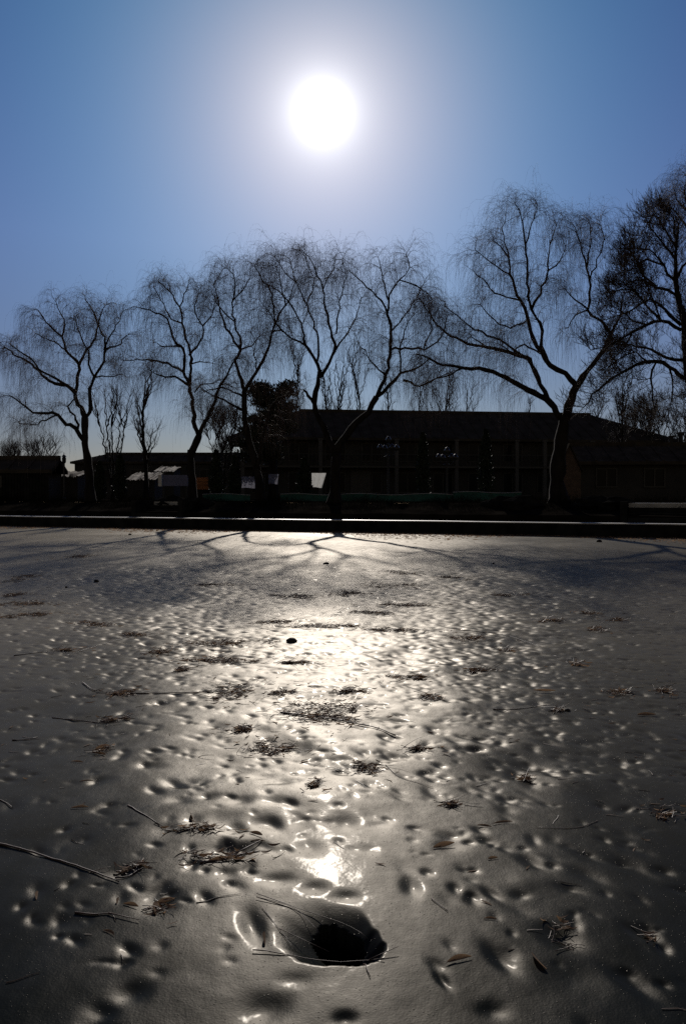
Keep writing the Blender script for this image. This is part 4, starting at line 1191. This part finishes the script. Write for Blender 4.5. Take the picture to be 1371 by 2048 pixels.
# ---------------------------------------------------------------- litter on the ice
def leaf_quads(c, ang, L, Wd, tilt, curl):
    """slender leaf of 5 stations, returns quads"""
    n_ = 5; t = np.linspace(0, 1, n_ + 1)
    wv = Wd * np.sin(np.pi * (t * .92 + .04)) ** .8
    d = np.array([math.cos(ang), math.sin(ang), 0]); s = np.array([-math.sin(ang), math.cos(ang), tilt])
    s /= np.linalg.norm(s)
    bend = curl * (t - .5) ** 2 * 4
    cen = c + np.outer((t - .5) * L, d) + np.outer(bend, [0, 0, 1]) + np.outer(.15 * L * np.sin(t * 2.4), s) * .5
    a = cen - wv[:, None] * s; b2 = cen + wv[:, None] * s
    return np.stack([a[:-1], a[1:], b2[1:], b2[:-1]], 1)
clumps = [(70, 1155, 34, 5), (40, 1190, 20, 3), (50, 1208, 45, 5), (72, 1229, 42, 4), (150, 1113, 28, 3), (195, 1250, 30, 5), (280, 1270, 22, 3), (325, 1303, 20, 4), (440, 1288, 62, 8), (425, 1320, 62, 6),
          (235, 1387, 28, 6), (465, 1378, 46, 14), (640, 1415, 62, 12), (655, 1437, 56, 8), (548, 1490, 48, 12), (725, 1537, 30, 8), (631, 1572, 14, 7), (800, 1145, 32, 3), (683, 1186, 34, 4), (790, 1171, 42, 4),
          (600, 1192, 34, 3), (1180, 1225, 30, 4), (1190, 1258, 20, 4), (1232, 1240, 18, 2), (1010, 1300, 18, 4), (1150, 1325, 16, 4), (1328, 1384, 26, 6), (1240, 1385, 26, 4), (1050, 1550, 16, 6), (1325, 1625, 24, 10),
          (940, 1276, 44, 4), (862, 1395, 18, 5), (325, 1810, 18, 14), (1128, 1878, 26, 16), (1300, 1872, 10, 14), (200, 1503, 14, 8), (222, 1439, 16, 4), (450, 1712, 50, 8), (400, 1658, 36, 5), (275, 1735, 20, 8),
          (660, 1252, 50, 3), (590, 1325, 22, 2), (700, 1380, 20, 3), (560, 1245, 30, 3), (430, 1170, 30, 2), (900, 1155, 30, 3), (1020, 1190, 30, 2), (820, 1210, 50, 3), (740, 1225, 40, 3), (830, 1355, 26, 3),
          (900, 1610, 16, 4), (480, 1460, 22, 6), (840, 1500, 20, 3), (1100, 1240, 24, 2), (960, 1340, 30, 3), (570, 1385, 22, 4), (365, 1340, 14, 3), (780, 1260, 36, 3), (140, 1300, 16, 2), (1115, 1420, 14, 3)]
bs = Bulk(); bl = Bulk()
for (px, py, hw, hh) in clumps:
    c = G(px, py); D = c[1]
    hw = hw * (.75 if px > 900 else 1.1); wx = hw * D / F; a = G(px, py - hh); b2 = G(px, py + hh); wyy = abs(a[1] - b2[1]) / 2
    n_ = int(np.clip(30 + hw * 4.2, 40, 330)); blobs = [(rng.normal() * .55, rng.normal() * .5, .22 + .4 * rng.random()) for _ in range(2 + int(hw / 9))]
    n_ = int(n_ * np.clip((D - 1.5) / 3.2, .12, 1.4))
    for _ in range(n_):
        bb = blobs[rng.integers(0, len(blobs))]
        x = c[0] + wx * (bb[0] + rng.normal() * bb[2] * .6); y = c[1] + wyy * (bb[1] + rng.normal() * bb[2] * .8)
        if rng.random() < .22: x = c[0] + wx * rng.normal() * 1.1; y = c[1] + wyy * rng.normal() * 1.2
        z = iz(x, y) + .002 + .012 * rng.random() ** 3
        sdir_ = .15 + rng.normal() * .55
        if rng.random() < .5:
            L = rng.uniform(.02, .07) * (1 + .04 * D) * (2.0 if rng.random() < .08 else 1)
            pts = grow(np.array([[x - L / 2 * math.cos(sdir_), y - L / 2 * math.sin(sdir_), z]]), np.array([[math.cos(sdir_), math.sin(sdir_), rng.normal() * .15]]), np.array([L]), 4, .02, .18)
            pts[..., 2] = np.maximum(pts[..., 2], iz(x, y) + .001)
            bs.add(pts, np.linspace(.0013, .0006, 5)[None] * (1 + .05 * D))
        else:
            bl.quads(leaf_quads(np.array([x, y, z]), sdir_, rng.uniform(.018, .05) * (1 + .03 * D), rng.uniform(.0022, .005), rng.normal() * .6, rng.uniform(0, .012)))
# specks and single bits all over, and the drifted strip at the far edge
n_ = 2300
for _ in range(n_):
    y = 1.7 + 22 * rng.random() ** 1.1; x = (rng.random() * 2 - 1) * .5 * y
    if y > shore(x) - .3: continue
    if abs(x - hc[0]) < .3 and abs(y - hc[1]) < .35: continue
    if (rng.random() < .75 and x / y > -.1 and 3.2 < y < 14) or rng.random() < (.3 if y > 3 else .12):
        sdir_ = rng.normal() * .8; z = iz(x, y) + .002
        if rng.random() < .6:
            L = rng.uniform(.02, .09)
            pts = grow(np.array([[x, y, z]]), np.array([[math.cos(sdir_), math.sin(sdir_), 0]]), np.array([L]), 4, 0, .15); pts[..., 2] = z
            bs.add(pts, np.linspace(.0013, .0007, 5)[None] * (1 + .04 * y))
        else: bl.quads(leaf_quads(np.array([x, y, z]), sdir_, rng.uniform(.02, .05), rng.uniform(.002, .0045), rng.normal() * .5, rng.uniform(0, .006)))
for _ in range(9000):
    x = rng.uniform(-16, 12); y = float(shore(x)) - .05 - abs(rng.normal()) * .9 * (1.2 + math.sin(x * .8)); z = .003 + .01 * rng.random()
    bl.quads(leaf_quads(np.array([x, y, z]), rng.normal() * .7, rng.uniform(.04, .12), rng.uniform(.005, .012), rng.normal() * .8, rng.uniform(0, .02)))
o = bs.build('twig_litter', M['stick']); tag(o, 'fine broken willow twigs frozen in drifts and clumps on the ice', 'litter', kind='stuff')
o = bl.build('leaf_litter', M['leaf']); tag(o, 'small dry leaves frozen in clumps and along the far edge of the ice', 'litter', kind='stuff')

# single twigs one can tell apart
def twig(pts, r, lb, lift=.004, fork=None):
    W_ = []
    for a in pts:
        g_ = G(*a[:2]); W_.append([g_[0], g_[1], 0])
    L = resample(W_, .03)
    lift = min(lift, .010) * .45 + r * .3; L[:, 2] = [max(iz(q_[0], q_[1]), -.012) + lift for q_ in L]
    if len(L) > 5:
        zz = L[:, 2].copy()
        for _ in range(4): zz[1:-1] = (zz[:-2] + zz[1:-1] + zz[2:]) / 3
        L[:, 2] = zz
    L[1:-1, :2] += rng.normal(size=(len(L) - 2, 2)) * .0012
    c = L[0].copy(); rr = np.linspace(r, r * .55, len(L)) * (1 + .12 * rng.normal(size=len(L)))
    rr = rr * (.85 if r > .0027 else .62); mb = MB(); mb.tube(L - c, rr, 7)
    if fork:
        i = int(len(L) * fork); dd = L[min(i + 2, len(L) - 1)] - L[i]
        s = np.array([-dd[1], dd[0], 0]); s = s / (np.linalg.norm(s) + 1e-9) * np.linalg.norm(dd)
        e = np.array([L[i] + dd * t_ + s * t_ * .5 + np.array([0, 0, .002]) for t_ in (0, 1.0, 2.0)])
        mb.tube(e - c, [r * .6, r * .5, r * .3], 6)
    o = mb.build('twig', M['stick'], None, True); o.location = c.tolist()
    tag(o, lb, 'twig', 'twigs lying on the ice')
for t_ in [
    ([(-30, 1682), (40, 1695), (120, 1722), (180, 1742), (238, 1765)], .0046, 'longest thick dark twig running in from the lower left edge', .006, None),
    ([(256, 1612), (290, 1633), (320, 1652)], .0028, 'short thin curved twig above the end of the long thick twig', .004, None),
    ([(-20, 1598), (4, 1604), (27, 1617)], .0028, 'bit of twig at the left edge above the long thick twig', .004, None),
    ([(105, 1432), (160, 1440), (200, 1446), (240, 1445)], .0034, 'long low twig left of the small leaf pile', .005, None),
    ([(255, 1388), (350, 1387), (430, 1383), (505, 1372)], .0042, 'long straight twig joining two litter clumps at left', .008, .6),
    ([(165, 1366), (185, 1380), (215, 1387)], .0042, 'stout stub twig sticking from the left litter clump', .02, None),
    ([(560, 1425), (640, 1436), (700, 1447), (745, 1455), (790, 1470)], .0055, 'thick dark twig under the widest litter clump in the middle', .010, .3),
    ([(770, 1530), (800, 1555), (865, 1574)], .0022, 'very thin dark twig right of the ringed melt pit', .004, None),
    ([(150, 1826), (190, 1830), (218, 1829), (232, 1842)], .0030, 'forked brown twig low at the left', .005, .6),
    ([(393, 1806), (430, 1796), (482, 1788)], .0024, 'thin pale twig half sunk in the ice left of the melt hole', .003, None),
    ([(505, 1903), (560, 1908), (610, 1914), (680, 1919), (768, 1920)], .0024, 'thin straight twig lying across the near rim of the melt hole', .014, .9),
    ([(513, 1790), (560, 1806), (600, 1818), (650, 1832), (700, 1848), (735, 1872)], .0017, 'thin bowed twig over the far side of the melt hole', .012, None),
    ([(512, 1797), (560, 1808), (600, 1824), (640, 1862)], .0017, 'thin twig ending at the dark water of the melt hole', .010, None),
    ([(524, 1815), (545, 1842), (572, 1872), (592, 1898)], .0018, 'short twig running down the left slope of the melt hole', .006, .5),
    ([(727, 1922), (733, 1938), (740, 1956)], .0026, 'stub twig pointing away from the near rim of the melt hole', .006, None),
    ([(862, 1798), (876, 1809), (895, 1824)], .0026, 'short brown twig right of the round pit', .004, None),
    ([(25, 1481), (50, 1480), (76, 1475)], .0034, 'short level twig near the left edge', .004, None),
    ([(28, 1311), (60, 1307), (96, 1302)], .0045, 'pale thick bit of twig near the left edge, farther out', .005, None),
    ([(1195, 1640), (1150, 1656), (1070, 1655)], .0022, 'straight thin tan twig in the dark ice at right', .004, None),
    ([(400, 1726), (440, 1718), (480, 1708), (520, 1700)], .0048, 'stout dark twig along the near side of the left hollow', .006, .5),
    ([(230, 1755), (258, 1752), (275, 1742), (300, 1733)], .0030, 'crooked forked twig beside the end of the long thick twig', .006, .5),
    ([(130, 1312), (250, 1276), (330, 1262)], .0024, 'thin straight twig far out on the left', .004, None),
    ([(1110, 1905), (1150, 1888), (1168, 1893)], .0020, 'tiny twig across the dark pit at lower right', .010, None),
    ([(985, 1420), (1040, 1418), (1092, 1410)], .003, 'thin twig on the right beyond the single curled leaf', .004, None),
    ([(900, 1260), (1000, 1268), (1080, 1290)], .0036, 'long thin twig through the far right litter', .004, None),
]:
    twig(*t_)

def leaf(px, py, ang, L, Wd, lb, tilt=.5, curl=.006, lift=.0012):
    curl *= .55
    c = G(px, py); c[2] = iz(c[0], c[1]) + lift
    n_ = 8; t = np.linspace(0, 1, n_ + 1)
    a = R(ang)
    d = np.array([math.cos(a), math.sin(a), 0]); s = np.array([-math.sin(a), math.cos(a), tilt]); s /= np.linalg.norm(s)
    wv = Wd * np.sin(np.pi * np.clip(t * .95 + .03, 0, 1)) ** .75
    cen = np.outer((t - .5) * L, d) + np.outer(curl * (2 * t - 1) ** 2, [0, 0, 1]) + np.outer(.10 * L * np.sin(t * 3), s)
    up = np.array([0, 0, 1.0])
    cols = [cen - wv[:, None] * s + up * Wd * .25, cen - up * .0, cen + wv[:, None] * s + up * Wd * .25]
    v = np.stack(cols, 1).reshape(-1, 3)
    f_ = []
    for i in range(n_):
        for k_ in range(2):
            q_ = i * 3 + k_; f_.append((q_, q_ + 1, q_ + 4, q_ + 3))
    mb = MB(); mb.add(v, f_)
    mb.tube(cen[:4] - np.array([0, 0, .0006]) - np.outer(np.linspace(.2, 0, 4), d) * L * .3, [.0007] * 4, 4)
    o = mb.build('dry_leaf', M['leaf'], None, True); o.location = c.tolist()
    tag(o, lb, 'leaf', 'single dry leaves on the ice')
for a in [
    (1077, 1924, 106, .072, .0085, 'single tan willow leaf right of the curved pit, lower right', .9, .004),
    (530, 1877, 95, .060, .0085, 'upright brown leaf left of the melt hole', 2.0, .004),
    (314, 1816, 100, .075, .011, 'largest brown leaf in the left litter pit', 1.2, .006),
    (330, 1800, 30, .06, .008, 'leaf lying across behind the largest brown leaf', .9, .006),
    (75, 1791, 105, .05, .0065, 'upright tan leaf near the lower left edge', 1.5, .003),
    (887, 1692, 25, .085, .009, 'reddish brown curled leaf on the rim of a hollow, right of centre', 1.0, .010),
    (985, 1718, 15, .035, .005, 'tiny dark leaf right of the reddish curled leaf', .8, .003),
    (980, 1839, -5, .035, .004, 'tiny red brown leaf sliver below the twin pits', .6, .002),
    (1005, 1647, 12, .075, .005, 'slim tan leaf at right of centre, curving up', .5, .006),
    (968, 1653, -20, .05, .005, 'slim tan leaf just left of the other slim one', .5, .004),
    (1088, 1386, -10, .13, .008, 'single curled leaf far out on the right ice', 1.2, .02),
    (198, 1510, -25, .08, .007, 'tan leaf in the small leaf pile at left', .8, .004),
    (205, 1498, 50, .08, .010, 'leaf standing up in the small leaf pile at left', 1.6, .006),
    (155, 1526, -15, .06, .005, 'slim leaf below the small leaf pile', .6, .004),
    (160, 1617, 5, .065, .006, 'slim leaf left of the short curved twig', .6, .004),
    (174, 1563, 2, .055, .004, 'level leaf sliver between pile and curved twig', .5, .002),
    (218, 1867, -35, .045, .0045, 'faint thin leaf below the forked brown twig', .5, .002),
    (384, 1634, 110, .05, .009, 'pinkish leaf standing in the left hollow', 2.0, .004),
    (512, 1668, -30, .055, .007, 'dark leaf by the hollow, left of centre', .8, .004),
    (516, 1680, -5, .05, .004, 'slim tan leaf just below the dark leaf by the hollow', .5, .002),
    (236, 1802, 95, .035, .005, 'small pale leaf left of the litter pit', 1.5, .003),
    (262, 1812, -20, .05, .006, 'brown leaf between the pale leaf and the litter pit', .8, .003),
    (1292, 1429, 0, .10, .013, 'dark flat leaf lying on the far right ice', .5, .006),
    (918, 1922, 20, .07, .007, 'dark wet leaf between the melt hole and the tan willow leaf', .8, .004),
    (440, 1722, 10, .075, .008, 'red brown leaf against the stout dark twig', .9, .004),
]:
    leaf(*a)
def pebble(px, py, r, hz, lb, sd_):
    c = G(px, py); o = rock((c[0], c[1], iz(c[0], c[1]) + r * hz * .45), (r, r * .9, r * hz), sd_, .05)
    o.name = 'stone'; o.data.materials.clear(); o.data.materials.append(M['stonedark'])
    for p_ in o.data.polygons: p_.use_smooth = True
    tag(o, lb, 'stone', 'stones lying on the ice')
for a in [(583, 1285, .046, .60, 'largest dark round stone, alone in the middle of the ice', 5), (652, 1128, .055, .45, 'flat dark stone far out in the glare below the forked willow', 6),
          (193, 1164, .035, .8, 'small dark stone far out on the left ice', 7), (1197, 1084, .07, .7, 'dark stone close to the far bank on the right', 8),
          (133, 1175, .018, .8, 'tiny stone left of the small dark stone on the left ice', 9), (260, 1070, .05, .7, 'small stone near the far edge on the left', 10),
          (1134, 1421, .016, .7, 'tiny stone far right on the dark ice', 11), (986, 1128, .022, .7, 'tiny stone right of centre in the willow shadow', 12)]:
    pebble(*a)
